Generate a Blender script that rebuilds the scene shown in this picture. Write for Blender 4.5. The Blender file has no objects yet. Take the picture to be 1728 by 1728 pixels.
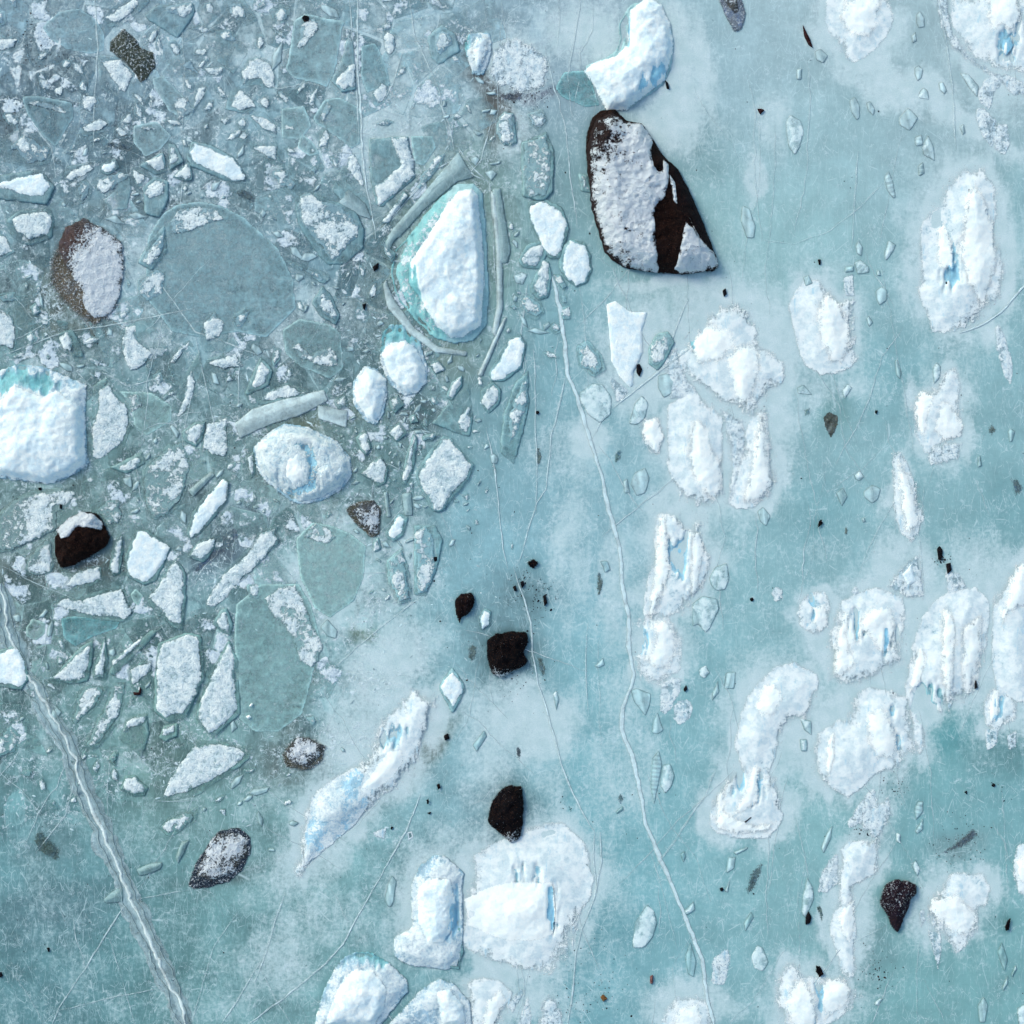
import bpy, math, random
import numpy as np

# ---------------------------------------------------------------- camera, sky, sun, exposure
PX = 0.025                    # metres of lake per pixel of the 1728 px photograph
CAM_H = 80.0
scene = bpy.context.scene
COL = scene.collection
cam_data = bpy.data.cameras.new("camera")
cam = bpy.data.objects.new("camera", cam_data)
COL.objects.link(cam)
cam.location = (0, 0, CAM_H)
cam_data.sensor_width = 36.0
cam_data.lens = 36.0 * CAM_H / (1728 * PX)
cam_data.clip_end = 9000.0
scene.camera = cam

SUN_EL, SUN_AZ = math.radians(37), math.radians(-50)      # soft light from the upper left
world = bpy.data.worlds.new("World"); scene.world = world
world.use_nodes = True
wn = world.node_tree.nodes
sky = wn.new("ShaderNodeTexSky"); sky.sky_type = 'NISHITA'; sky.sun_disc = False
sky.sun_elevation = SUN_EL; sky.sun_rotation = SUN_AZ
sky.air_density = 1.0; sky.dust_density = 2.0; sky.altitude = 900
world.node_tree.links.new(sky.outputs[0], wn["Background"].inputs[0])
wn["Background"].inputs[1].default_value = 0.12
sun_d = bpy.data.lights.new("sun", 'SUN'); sun_d.energy = 1.15; sun_d.angle = math.radians(20)
sun_d.color = (1.0, 0.95, 0.88)
sun = bpy.data.objects.new("sun", sun_d); COL.objects.link(sun)
sun.rotation_euler = (math.pi/2 - SUN_EL, 0, -SUN_AZ + math.pi)
sun.location = (-20, 20, 30)
vs = scene.view_settings
vs.view_transform = 'Standard'; vs.look = 'None'; vs.gamma = 1.0; vs.use_curve_mapping = False
vs.exposure = 1.0
scene.render.engine = 'CYCLES'
scene.cycles.max_bounces = 4; scene.cycles.diffuse_bounces = 1; scene.cycles.glossy_bounces = 1; scene.cycles.transparent_max_bounces = 12
scene.cycles.use_denoising = True; scene.cycles.use_adaptive_sampling = True; scene.cycles.adaptive_threshold = 0.03
GAIN = np.array([1.09, 1.05, 1.23])      # what white renders to, so that base colours can be set from real ones
DATA = r'''
@0,0
G|round clear floe with scattered snow scraps|27,18 38,8 52,5 64,12 70,22 69,34 60,36 44,33 33,27|33,24 36,26 40,29 34,29
S|snow-streaked floe cut by the top edge|68,10 75,3 90,-4 100,0 96,6 88,12 80,18 70,18|69,12 78,5 90,-2 93,3 86,10 79,16 72,14
S|tiny snow scrap in the top corner|3,-2 12,-3 14,8 6,7|4,-2 11,-2 12,6 8,5
S|broad floe with frosted upper rim|95,10 104,3 128,1 130,8 127,14 118,26 108,20 98,14|106,5 115,3 128,2 129,8 122,13 112,9
R|olive stone dusted with salt-like snow|72,28 82,18 90,25 94,32 102,34 104,44 98,53 93,56 88,48 80,40 72,34|
S|snow scrap at the picture's edge|-4,7 4,6 5,16 -3,19|-3,8 3,7 4,15 -2,18
S|floe with loose snow spatter|148,-2 162,-1 172,14 164,18 150,10|152,2 160,1 164,13 152,9
S|floe sprinkled with faint frost|142,20 153,19 166,33 155,50 143,40|145,22 152,20 158,27 148,27
S|blunt floe with a dim snow streak|108,42 115,38 125,40 134,50 120,52|120,44 126,39 130,46 133,50 127,47
S|lavender-crusted floe beneath a stone|64,36 78,37 90,50 88,64 76,66 66,58|66,40 80,40 88,50 84,62 78,60 70,45
G|pointed clear plate with frosted side|100,52 108,50 130,72 125,80 112,74 102,58|112,60 125,66 130,74 118,80
S|small peaked snow-covered floe|148,73 152,60 159,56 171,71 165,76|154,64 160,58 168,67 170,71 160,74 153,70
G|dark wedge floe with snowy upper rim|14,64 25,63 48,68 49,78 45,84 37,98 28,90 18,76|16,69 24,66 40,70 47,76 40,75 28,71
S|lumpy snow-covered fragment|52,86 66,76 75,81 68,89 55,91|54,84 66,78 73,82 66,87 56,88
S|tiny snowy fragment|74,86 80,81 88,90 80,93|76,86 80,83 86,90 80,91
G|dull grey glassy plate|88,83 104,80 114,90 106,100 96,104 88,94|92,84 100,83 104,86 95,87
S|crumbly snow-crusted floe by the edge|-3,92 14,86 28,90 36,100 34,109 20,112 -3,106|2,102 8,96 16,89 24,93 34,99 30,107 18,108 10,100
S|bright oblong snow-covered slab at the edge|-4,116 28,112 37,124 32,136 10,134 -4,132|-4,122 12,118 28,114 34,124 29,131 20,131 8,127 -4,124
S|slim slanting snow-covered floe|40,120 44,110 64,106 66,114 50,123|43,118 46,113 60,108 63,112 56,117 46,120
S|little bright snowy block|66,109 77,104 80,111 72,117 66,114|68,109 77,106 78,111 72,115 67,113
S|dark-bellied floe with patchy snow|60,120 66,114 86,115 88,124 85,139 70,140|64,118 80,114 85,118 76,125 68,129 62,126
S|narrow snowy fragment on dark ice|48,124 56,118 62,124 60,132 53,136|50,124 56,120 60,124 58,130 54,134
S|white triangular shard pointing left|92,110 109,100 111,114 103,117|96,107 108,102 109,112 104,114
S|white triangular shard pointing up|111,94 117,95 122,107 112,114|112,97 116,98 119,106 112,111
S|small triangular shard pointing down|87,110 97,115 98,121 91,126 87,117|88,112 96,116 97,119 91,123 88,117
S|white triangular shard with teal rim|126,106 128,119 124,121 113,118 120,111|125,108 127,118 124,119 115,117 120,112
S|bright elongated six-sided floe|127,93 140,96 155,103 165,117 163,123 150,121 126,110 123,103|129,95 140,98 150,103 155,105 163,116 162,121 154,120 140,113 128,107 125,102
S|pale block with feathery snow|94,124 102,117 112,120 112,132 106,145 96,142|97,125 103,119 110,121 109,129 99,132 96,128
S|rounded snow-covered floe with clear rim|4,146 14,139 34,138 37,146 35,158 20,164 8,158|7,146 12,142 30,140 35,145 33,155 20,160 12,155
S|half-seen snow lump at the edge|-3,153 4,156 11,167 -3,175|-3,155 4,158 9,167 -3,172
M|grey smooth stone sunk in ice|68,95 74,92 82,94 90,99 94,104 88,101 78,101 70,98|
M|dark grey stone sunk by a bright floe|154,127 160,124 167,125 171,132 170,138 162,134 155,130|
@1,1,0,0
G|huge round clear floe|250,400 275,360 300,345 335,340 370,345 410,365 470,420 495,470 500,520 450,570 400,560 340,570 290,560 245,500|285,375 300,352 330,345 365,352 385,372 350,378 310,395 290,395
S|pale slab with frosty corner|230,445 255,400 280,375 284,425 256,458|238,440 262,405 278,385 280,420 254,450
A|broad lavender frosted slab|826,95 842,66 870,60 900,75 928,95 922,150 880,162 842,150 822,130|
@430,0
S|small snowy tuft on dark ice|8,6 18,2 24,5 24,14 14,18|12,9 18,4 22,6 22,13 17,15 13,12
G|large clear floe with snowy crest|22,40 26,14 34,9 48,12 60,14 58,20 54,45 48,58 40,55 26,52 20,46|26,33 30,16 40,10 43,20 36,28 30,33
E|round black pebble on a frosted floe|31,12 33,10 36,11 36,14 33,15|
S|tall clear wedge with snowy foot|62,20 66,28 68,60 58,62 50,54 57,40|55,52 62,43 67,42 67,58 58,60 53,56
S|egg-shaped snowy fragment|75,66 84,52 90,56 87,68 80,72|78,62 84,55 88,57 87,65 82,69
S|grey frosty rounded block|114,24 124,16 133,22 137,34 122,44 116,38|118,26 124,19 130,21 132,30 122,38 118,32
G|dark rounded glassy floe|70,30 80,28 87,42 90,56 74,62 70,50|
B|bright white chunk with teal notch|138,30 142,22 156,21 158,34 152,50 144,50 141,40|142,30 145,23 155,24 156,34 150,48 146,48 143,40|138,34 140,24 143,24 142,32 139,35
S|small dull snow lump beside a dirt streak|129,38 133,34 138,42 133,44|130,38 133,35 137,42 132,42
M|dark speckled stony band|158,58 166,60 178,59 180,67 172,70 162,67|
S|round snow-covered floe|-10,48 -5,39 4,37 12,42 15,51 14,60 8,60 2,56 -8,58|-9,48 -4,40 3,38 10,43 13,50 13,58 8,58 4,52 -3,53 -8,56
S|narrow snow-topped floe|-6,73 6,74 16,83 14,92 4,90|-4,76 5,77 14,83 14,89 6,86
S|small squared snow-covered floe|-5,94 15,94 16,107 8,107 0,105|-4,97 8,96 15,96 14,106 8,104
G|dim floe with thin snow line|17,72 33,70 38,84 30,92 18,92|20,83 26,84 30,87 20,86
G|wide glassy floe with left snow trim|38,78 46,66 56,64 70,72 70,95 64,99 50,88 40,82|42,78 48,67 52,70 46,82
G|little dim glassy fragment|30,88 38,93 43,102 36,104 28,98|36,97 41,100 38,102
S|tall flat slab with snow-lined side|75,92 102,90 107,118 96,128 84,138 80,136 76,118|89,91 101,91 106,106 106,116 94,127 82,138 78,124 88,118 96,110
S|narrow triangular floe with snowy ridge|50,126 62,102 67,100 73,120 78,144 60,136|61,104 66,101 71,110 73,127 66,118 60,112
S|tiny frosted tuft in clear ice|33,115 40,109 45,112 41,118|34,114 40,110 43,112 40,116
S|faint slanting frosted patch floe|7,112 18,109 31,122 24,131 13,124|10,113 18,112 28,122 24,128 16,122
S|large snow-heaped floe with dark rim|26,132 34,126 56,134 68,140 73,152 72,165 60,176 48,176 38,165 28,148|30,130 36,128 43,133 55,135 64,142 70,150 68,158 60,165 52,173 44,166 36,155 30,145 28,136
S|long snow-dusted ice bar|103,128 126,100 130,103 107,131|105,127 108,118 120,104 127,101 124,108 110,127
S|short white ice bar|83,148 99,126 103,130 88,150|84,147 99,127 102,130 88,149
P|wide grey slab tilted against the moat|86,158 135,100 146,118 134,121 112,140 96,158|
S|tiny white crumbs wedged in a corner|83,160 87,157 90,165 94,168 91,175 85,170|84,161 86,159 89,166 92,169 90,173 86,169
P|slim clear upright ice bar|157,125 163,124 170,165 168,175 160,175|
P|lavender glazed plate|62,125 74,135 78,146 66,142 55,135|
G|dark angular clear plate|103,90 118,90 120,98 112,110 106,108|
@1,1,0,0
B|tall white iceberg set in a greenish moat|800,308 815,325 822,400 826,500 822,550 800,575 770,580 735,572 700,540 668,500 658,460 665,425 700,385 740,335 770,310|798,318 808,330 815,400 819,480 812,550 782,571 760,572 738,553 718,525 705,500 690,482 688,450 725,395 750,350 775,322|658,425 690,395 700,450 712,515 745,565 725,568 665,500 655,460
S|frosted grey block|838,200 850,186 870,190 873,242 850,248 836,225|840,202 850,188 868,192 870,240 850,245 838,225
@860,0
B|ridge-backed white berg with blue flank|74,12 80,3 90,0 100,3 107,18 109,30 107,45 102,56 88,66 78,73 64,73 54,55 50,44 60,39 70,34 73,26 72,16|80,10 90,2 99,6 104,18 106,30 104,42 101,52 88,62 78,70 66,70 59,56 52,46 60,40 72,37 79,30 79,18|72,12 79,5 80,18 79,30 72,34 72,24;98,44 104,40 104,50 92,60 82,62 88,54
G|teal striped clear plate|36,48 52,46 56,60 60,70 50,71 34,64 30,58|
S|frosted upright block with blurred outline|7,94 25,86 30,100 29,128 22,134 8,131|9,95 24,88 28,100 28,120 24,131 14,132 9,125 9,108
S|bright curved floe split by a crack|11,134 24,131 36,138 40,152 34,172 26,172 14,150|13,136 22,133 34,140 38,150 35,165 30,171 22,165 13,145
S|broad low snow-covered block|5,173 11,162 23,159 26,167 20,179 8,178|7,172 12,164 22,161 24,167 18,177 9,176
S|tiny white frost block|45,114 52,116 55,129 47,127|47,115 51,118 53,127 48,125
S|small frosted knob|11,75 22,72 26,80 20,88 13,83|12,76 22,74 25,80 20,86 14,82
S|thin frosted sliver|-1,78 6,80 4,96 -1,98|0,79 5,80 3,95 0,97
C|pair of thin leaf-shaped clear flakes|154,136 159,138 163,150 162,158 157,158 153,146|
R|lavender frosted stone at the top edge|138,0 141,-5 153,-4 157,10 154,20 149,22 143,12|141,0 150,-3 152,8 149,10 144,4
E|reddish angular pebble|164,72 167,72 169,73 166,76|
E|black slit-shaped pebble under a berg|80,59 83,61 88,61 84,65|
E|curved black pebble by a berg|103,53 105,55 106,59 104,59|
@1,1,0,0
D|huge brown boulder capped with snow|988,229 997,199 1012,186 1038,183 1059,204 1084,209 1102,234 1122,265 1145,285 1166,326 1191,382 1208,432 1213,450 1205,460 1180,461 1150,466 1125,464 1090,460 1062,455 1035,440 1020,425 1007,385 997,340 992,300 987,260|989,268 994,230 1006,205 1030,196 1056,208 1084,213 1102,236 1097,255 1099,288 1110,298 1118,290 1116,272 1126,280 1124,310 1120,340 1104,352 1101,370 1103,400 1104,430 1112,463 1090,460 1062,455 1035,440 1020,425 1007,385 997,340 992,300;1146,418 1154,378 1168,396 1188,416 1208,432 1212,452 1180,461 1150,464 1136,456;1126,296 1136,312 1140,352 1133,345;1160,372 1166,384 1180,408 1172,402
S|bright round snow-covered block|943,432 952,412 964,402 987,408 998,430 1000,456 992,478 972,488 953,472 942,450|948,430 953,415 962,405 985,410 995,430 997,455 990,475 972,484 955,470 945,450
@1288,0
E|long red-brown splinter of stone|26,16 29,22 31,26 33,32 30,30 27,24|
B|streaked white berg at the top edge|44,-4 82,-4 86,15 80,25 70,35 60,41 53,38 48,28 42,14|55,2 66,-4 78,-2 76,14 70,24 62,24 54,20 50,10
B|blue-cut berg filling the top corner|121,-4 178,-4 178,52 160,48 150,45 135,35 128,22 122,10|150,-4 168,-4 171,10 165,22 157,18 150,23 148,10;159,28 163,25 165,31 161,36 158,33|164,22 170,12 169,26 165,38 158,40 157,28 154,23
C|small ringed clear pebble of ice|101,10 104,7 107,12 107,18 103,19 101,15|
C|dim grey ice bead|98,24 101,21 102,27 99,29|
C|greenish pointed ice seed|100,45 103,43 106,46 105,52 102,54 100,49|
C|pale stubby ice cube|103,61 106,58 109,60 110,66 103,65|
C|thin-lit ice seed in dark ice|116,55 119,54 122,60 120,63 117,60|
C|pale wing-shaped ice flake|130,48 136,49 143,57 142,65 136,58|
A|pale cracked plate with grey heart|142,60 147,52 156,48 160,52 154,62 150,74 143,68|
A|thin lavender plate at the border|157,50 161,48 172,54 176,62 166,64 160,58|
A|lavender ragged low slab|141,72 146,71 156,80 152,98 146,92 140,80|
A|rounded pale block with grey rim|152,92 155,82 162,82 164,95 160,103 153,100|
C|smooth pale teardrop of ice|15,80 18,76 25,80 27,88 24,98 21,103 17,98 15,88|
C|dark-rimmed upright ice oval|57,66 61,64 64,70 64,78 62,80 58,74|
C|small dark-rimmed ice oval|68,68 71,67 74,72 73,77 69,73|
C|lavender diamond-shaped ice block|90,78 96,71 103,78 97,87 90,83|
C|tiny banded ice sliver|100,91 105,89 106,96 101,97|
C|bright pointed ice flake|105,98 109,89 113,97 114,107 106,103|
C|faint two-banded ice crumb|102,110 106,107 107,115 103,117|
C|long canoe-shaped banded ice flake|80,118 83,113 86,120 88,131 86,132 82,126|
C|small upright glassy oval|61,163 63,159 66,164 65,170 62,168|
C|kite-shaped pale glassy flake|80,168 83,159 88,162 86,167 81,173|
C|faint ghostly ice oval|22,46 26,45 25,53 22,53|
C|dim ringed ice ball near a splinter|34,34 38,32 43,37 40,42 35,40|
C|grey smudge-like ice bead|130,84 133,82 134,88 132,90|
@1,1,0,0
B|twin-peaked white berg with blue crevice|1550,430 1556,385 1588,320 1620,285 1665,285 1685,330 1686,395 1696,430 1690,500 1672,515 1655,545 1620,557 1573,557 1562,520 1547,495|1627,330 1645,316 1665,344 1678,382 1683,440 1665,506 1645,506 1627,470 1614,430 1616,405;1583,395 1594,382 1604,407 1609,440 1606,450 1588,448 1580,432|1603,395 1614,410 1614,440 1625,475 1600,490 1592,462 1608,450
E|black slit stone on a berg shoulder|1633,318 1636,319 1634,336 1631,338|
E|black star-shaped stone in a crevice|1594,475 1600,476 1602,483 1594,483|
R|brown boulder crusted with snow|75,450 80,425 95,395 115,375 145,368 180,385 208,410 214,440 210,480 205,520 190,545 160,562 140,552 115,532 90,505 75,480|98,408 112,382 142,369 176,384 206,410 212,440 207,472 202,506 188,530 162,538 143,522 138,492 124,468 108,446 98,428
@0,430
S|pale pitted floe at the edge|-4,33 10,38 13,52 10,64 -4,64|-3,37 8,40 11,50 9,62 -3,60
S|tiny white knob|19,35 24,31 28,38 23,41|20,35 24,32 27,38 23,40
S|small faint snow knob|16,55 21,48 26,56 20,61|17,55 21,49 25,56 20,60
S|knobbly white ball on a clear wedge|38,52 48,49 54,60 56,68 46,67 40,62|39,54 45,51 49,58 47,64 42,63
S|thin crumbly snow strip at the edge|-3,26 10,24 14,30 3,33|-2,27 10,25 13,30 3,32
S|pale five-sided frosted floe|91,16 103,9 110,11 111,30 98,36 91,28|93,18 104,10 109,13 108,25 98,33 92,26
S|wide clear floe with stepped snow|72,72 80,50 90,44 113,36 120,50 108,66 95,85 84,86 76,78|83,47 90,46 92,58 102,65 95,74 86,77 82,66 81,58
S|smooth pale peaked floe|132,58 134,44 142,36 150,46 160,60 150,66 135,64|134,46 142,38 149,46 146,54 136,58
S|star-like crusty snow scrap|153,41 162,35 170,34 164,47 160,55 155,49|155,42 162,37 168,35 162,46 160,53 157,48
S|low floe with ribbon of snow|134,70 156,63 163,76 148,78|137,72 150,67 156,65 161,74 148,75
S|curved snow-edged clear floe|111,72 117,60 126,55 132,62 126,74 114,82|112,72 118,62 126,57 124,62 116,72
S|tiny crumbly snow patch floe|100,80 107,75 111,84 104,89|102,80 107,77 109,84 104,87
S|tall triangular clear floe with snow spine|112,106 118,90 126,74 133,62 136,80 150,98 130,104|118,104 122,94 124,82 127,76 130,84 128,94 122,104 117,108
B|massive snow-covered berg at the edge|-6,78 12,72 30,74 45,80 58,86 57,105 58,130 60,138 50,146 35,152 20,151 -6,148|-6,98 3,95 11,86 20,91 30,94 38,89 46,96 55,100 57,110 57,125 58,138 48,146 32,152 20,150 -6,146|-6,82 12,76 32,80 40,86 30,92 20,90 11,86 -6,96
S|large lavender snow-covered floe|62,86 72,80 78,90 86,98 88,112 82,130 64,139 60,138 57,120 60,105|66,90 72,85 76,92 84,100 86,112 82,124 75,130 66,136 61,134 60,115 64,105
G|clear floe with netted frost|78,90 100,91 114,100 114,110 97,120 89,114 86,98|82,94 92,92 94,100 86,106
S|small white triangular floe|120,117 130,110 137,110 135,122 130,128 122,124|122,117 130,112 136,112 134,120 130,126 124,122
S|squarish snow-covered floe|134,110 152,106 153,136 144,138 133,130|137,112 150,108 151,120 150,134 140,132 135,128 135,118
S|thin slanting snow wedge|72,141 95,130 97,138 84,146|78,141 92,133 94,136 90,142 80,143
P|short grey slanting ice bar|124,156 140,143 143,146 128,161|
@1,1,0,0
S|big speckled snow-covered floe|240,792 283,748 308,741 323,765 326,788 318,824 302,856 280,875 258,878 244,858 239,820|245,790 285,752 305,745 318,765 322,785 315,820 300,850 280,870 262,875 248,855 243,820
S|long bright slab on a slant|314,902 322,866 348,830 378,806 389,812 386,847 362,875 335,905 320,912|318,900 325,870 350,835 375,810 386,812 382,845 360,870 335,900 322,908
S|wide dirty frosted floe at the edge|-6,870 20,842 55,826 100,821 132,828 124,852 104,872 98,897 60,914 20,933 -6,933|-4,870 20,845 55,830 100,825 128,830 120,850 100,870 95,895 60,910 20,930 -4,930
E|black pebble on the rim of a berg|64,823 70,822 71,827 66,828|
E|black pebble on a dirty floe|101,850 106,852 105,860 101,858|
S|rounded snowy lump by dark rock|163,858 178,842 202,842 212,865 202,889 180,888|165,860 178,845 200,845 208,865 200,885 180,885
S|small clear block with snow ridge|412,665 425,630 440,600 462,625 455,652 420,668|425,650 440,608 455,625 450,645 430,655
@430,430
S|frosted bar with pale outline|17,2 26,4 49,12 51,16 46,20 28,10|20,4 26,6 47,13 48,16 45,18 28,9
S|grey-white crusty chunk|37,32 45,20 51,26 57,40 54,47 44,42|39,30 45,22 49,27 55,38 54,44 48,40 42,35
E|black angular pebble in grey gravelly ice|78,8 82,5 82,9 79,11|
E|small black pebble in murky ice|71,33 74,32 73,37 72,36|
G|rounded clear floe with two frost patches|18,50 30,42 50,46 57,52 59,75 50,82 30,74 20,65|22,60 30,58 38,66 50,60 56,68 55,74 42,74 30,70
B|oval white berg with teal collar|84,51 90,45 102,47 110,57 115,75 114,85 108,92 98,94 88,86 82,70|84,65 90,58 100,57 108,63 113,75 114,85 108,92 100,92 92,85 86,75|83,52 92,46 103,49 110,60 100,57 90,58 84,64
B|upright snow-covered egg-shaped block|64,85 72,73 80,74 88,82 89,93 86,106 80,114 73,110 65,99|66,85 74,75 80,76 86,82 87,92 84,105 80,112 74,108 67,98
S|tiny white pointed block|51,97 60,90 63,102 55,103|53,97 60,92 61,101 56,101
S|long lens-shaped snow-topped floe|0,98 12,87 22,84 38,91 28,96 4,100|2,97 14,88 22,86 30,90 37,91 26,94 8,97
P|long curved pale ice bar|-14,112 -2,102 20,95 46,89 49,97 30,107 10,113 -10,122|
P|short pale ice bar meeting another|41,99 62,103 61,115 42,109|
S|small crusty nugget between blocks|89,96 95,92 100,99 93,106 89,102|90,96 95,93 98,99 93,104 90,102
S|little glassy white nugget|115,72 122,69 127,76 120,80|116,73 122,70 126,76 120,79
S|grey gravelly nugget|114,94 120,92 125,98 118,101|115,95 120,93 124,98 118,100
S|tiny cream-white crumb|102,107 106,105 109,111 103,112|103,107 106,106 108,111 103,111
S|slim white leaf-like shard|126,95 130,84 138,79 138,87 131,98|128,94 130,85 137,80 137,86 131,96
S|lavender wedge with snowy tip|117,112 128,98 142,85 145,108 143,121 134,119|134,110 142,100 143,112 141,119 136,117
S|rough white cross-shaped chunk|87,118 96,110 102,118 94,125|88,118 96,111 100,118 94,124
S|small upright snowy lozenge|66,121 74,115 78,128 74,134 69,129|68,121 74,117 77,128 74,133 70,128
S|white shield-shaped chunk|69,145 77,137 84,132 89,142 87,152 82,154 75,149|70,145 77,138 84,134 87,142 86,150 83,152 76,148
S|narrow snowy splinter standing upright|96,148 100,132 105,118 108,121 107,134 106,143 100,154 96,151|97,147 101,133 106,119 107,122 105,132 105,142 100,152 97,150
S|bold white diamond-shaped block|106,145 116,129 125,119 131,121 139,132 146,139 142,150 133,160 125,170 118,171 111,159 107,150|108,145 118,130 125,121 130,123 138,133 144,139 141,148 132,158 125,168 119,170 113,158 109,150
S|thin snow-topped crumb above a diamond block|110,120 118,117 123,119 118,124 111,124|111,120 118,118 122,119 118,123 112,123
B|oval white block with bright central dome|-2,128 8,118 20,111 35,114 55,123 64,134 65,146 59,155 46,163 30,166 18,160 6,150 0,140|-1,127 9,119 20,113 35,115 54,124 63,135 64,145 58,153 45,161 30,164 20,158 8,148 2,140;20,135 28,128 34,130 38,142 36,152 25,156 18,148|34,127 42,132 46,142 44,153 35,160 22,160 15,151 13,141 22,155 33,154 39,146 37,134
S|thin white sliver hugging a block|-6,133 0,130 1,146 -3,150|-5,134 -1,132 0,145 -3,148
S|pale knobbly block in murky ice|149,90 158,83 164,90 162,99 155,106 149,99|152,90 158,85 162,90 161,98 155,104 150,98
P|long thin pale ice bar|147,80 157,58 165,41 168,41 160,60 151,81|
P|thin upright glassy bar|85,157 88,157 91,174 87,174|
P|short upright glassy bar with bright edge|97,158 104,157 105,173 99,173|
@1,1,0,0
S|bright slanting snow-covered block|824,630 857,570 880,561 890,578 882,622 852,644 828,646|828,630 860,572 880,565 886,580 878,620 850,640 832,642
S|long faintly frosted slab|843,765 848,700 868,648 893,622 894,690 882,735 868,785|858,700 880,645 892,640 888,690 875,725 860,750
R|grey rough stone with white top|580,858 605,846 632,841 645,860 641,904 625,908 598,884|590,860 630,845 642,860 638,900 625,903 605,880
@860,430
S|upright snow-covered chunk|13,21 22,2 27,5 29,14 26,28 20,31 14,26|15,21 22,4 26,6 27,14 25,27 20,29
S|crumbly white scrap along a crack|28,12 34,13 39,21 36,25 31,18|29,13 34,14 38,21 35,23 30,17
S|tiny crumb on a crack|33,27 38,25 39,33 35,33|34,27 38,26 38,32 35,32
S|small frost pad on a crack|33,35 41,33 41,43 35,43|34,36 40,34 40,42 35,42
S|dim frost-mottled floe|6,33 10,25 21,30 24,39 18,44 9,40|7,33 10,26 20,31 22,38 18,42 10,38
C|pale cup-shaped ice chunk|2,14 8,11 12,13 9,20 4,19|
A|bright tapering white slab|63,32 70,30 80,36 92,37 90,50 90,65 84,78 83,88 80,90 71,81 66,71 65,50|64,33 70,31 80,38 91,38 88,50 88,65 82,78 82,86 80,88 72,80 67,70 66,50
S|bright teardrop-shaped frosted slab|91,62 97,52 105,50 110,58 104,70 98,77 92,73|92,62 97,54 104,52 108,58 102,70 98,75 93,72
A|pale triangular slab tip|67,80 72,84 80,90 76,96 70,98 66,85|
S|grey crust-speckled floe|44,60 52,56 61,66 64,76 56,82 45,73|45,60 52,58 60,66 62,75 56,80 46,72
C|wide pale block with slanting stripes|46,92 55,85 62,86 68,95 67,106 60,112 52,106 47,98|
C|pale striped leaf-shaped block|79,112 83,98 88,93 92,98 90,108 84,113|
B|small bright rounded berg|87,118 89,109 98,108 103,120 100,131 93,130|88,118 90,110 98,110 102,120 99,129 94,128
C|two-toned oval ice lump|80,152 83,144 90,141 93,148 90,158 84,160|
C|clear outlined block with curved foot|98,88 98,80 105,78 111,84 108,92 102,95|
E|black spindle-shaped pebble|84,73 86,72 88,76 86,81 84,78|
E|black drop-shaped pebble at the boulder's foot|141,24 143,22 144,26 142,28|
E|tiny dark pebble on a thin crack|17,104 19,103 20,105 18,106|
C|small frosted crumb beside an ice oval|75,150 78,148 80,158 76,158|
M|brown blurred stone on a thin crack|16,128 20,125 23,134 20,141 17,139|
M|faint brown blurred stone|68,134 71,128 76,129 74,137 69,140|
@1,1,0,0
B|broad white berg with teal corner|1140,590 1170,560 1195,518 1235,508 1270,518 1282,580 1322,608 1328,640 1292,672 1272,704 1230,692 1180,652 1148,635|1224,608 1238,588 1262,578 1283,596 1282,634 1268,672 1250,686 1234,660;1160,582 1195,545 1230,560 1240,580 1215,610 1180,615|1142,592 1165,560 1185,518 1205,516 1185,548 1160,585
B|tall rounded white berg|1128,690 1168,662 1217,700 1220,770 1226,830 1192,858 1148,842 1128,780|1160,730 1178,710 1196,722 1205,755 1222,787 1219,825 1196,838 1170,812 1158,774
B|tapering white berg with icy rim|1233,845 1238,800 1260,730 1279,686 1295,693 1306,750 1314,810 1302,838 1270,853 1243,852|1250,838 1262,780 1275,712 1290,702 1300,760 1306,815 1285,838 1262,846
@1288,430
B|smooth white berg with striped shoulder|18,35 26,20 38,18 50,28 61,28 63,50 64,65 58,73 48,77 38,78 28,72 22,55|36,32 42,26 52,34 57,45 58,60 52,70 44,70 38,60 34,46
A|striped frosted stub above a berg|52,15 60,12 61,28 54,28|
C|bright banded ice wedge|60,5 64,3 70,8 70,12 62,13|
C|tiny striped ice cap on a berg|26,15 30,13 33,19 28,21|
C|faint grey ice scrap|54,8 60,7 60,11 54,12|
C|very small pale ice bead|75,10 77,10 78,14 75,14|
C|two-lobed grey-white ice chunk|74,24 78,21 82,23 82,30 77,34 75,30|
C|small cream ice bead|68,42 70,40 73,45 70,48|
C|slim faint ice sliver|87,70 89,69 92,78 91,83 88,80|
C|smooth pale mint ice oval|112,76 115,71 118,74 117,82 113,86|
B|lobed pale berg split down the middle|99,100 103,88 112,86 120,76 128,75 132,90 132,105 134,118 128,123 115,125 108,130 102,118|101,100 104,92 112,96 108,112 106,120 101,110;118,98 126,102 132,112 130,120 120,122 114,116
A|translucent plate with white lower lip|106,130 112,125 124,122 134,123 132,136 122,140 110,142|
A|long leaf-shaped pale slab|153,48 156,45 160,52 163,62 166,74 165,88 160,82 154,62|
C|small pale fan-shaped flake|22,88 27,86 33,93 23,92|
C|ragged pale flake|52,90 56,85 59,88 54,96|
M|olive banded stone like a guitar pick|39,107 43,103 50,106 50,113 45,122 40,114|
M|faint green blur of a sunken stone|26,102 32,100 32,106 27,108|
M|brown-grey smudge of a sunken stone|147,115 152,110 156,116 151,123|
M|grey sunken stone at the border|162,147 170,147 174,156 166,163|
E|tiny black pebble in open ice|74,103 76,103 75,106 74,105|
E|small black drop pebble|36,3 38,3 38,6 37,7|
C|small ringed upright ice pill|162,117 164,115 167,117 165,124 163,124|
C|faint upright ice pill|142,134 144,133 145,140 142,141|
C|bright little ice nub with dark foot|60,146 64,143 67,147 64,150 61,149|
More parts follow.
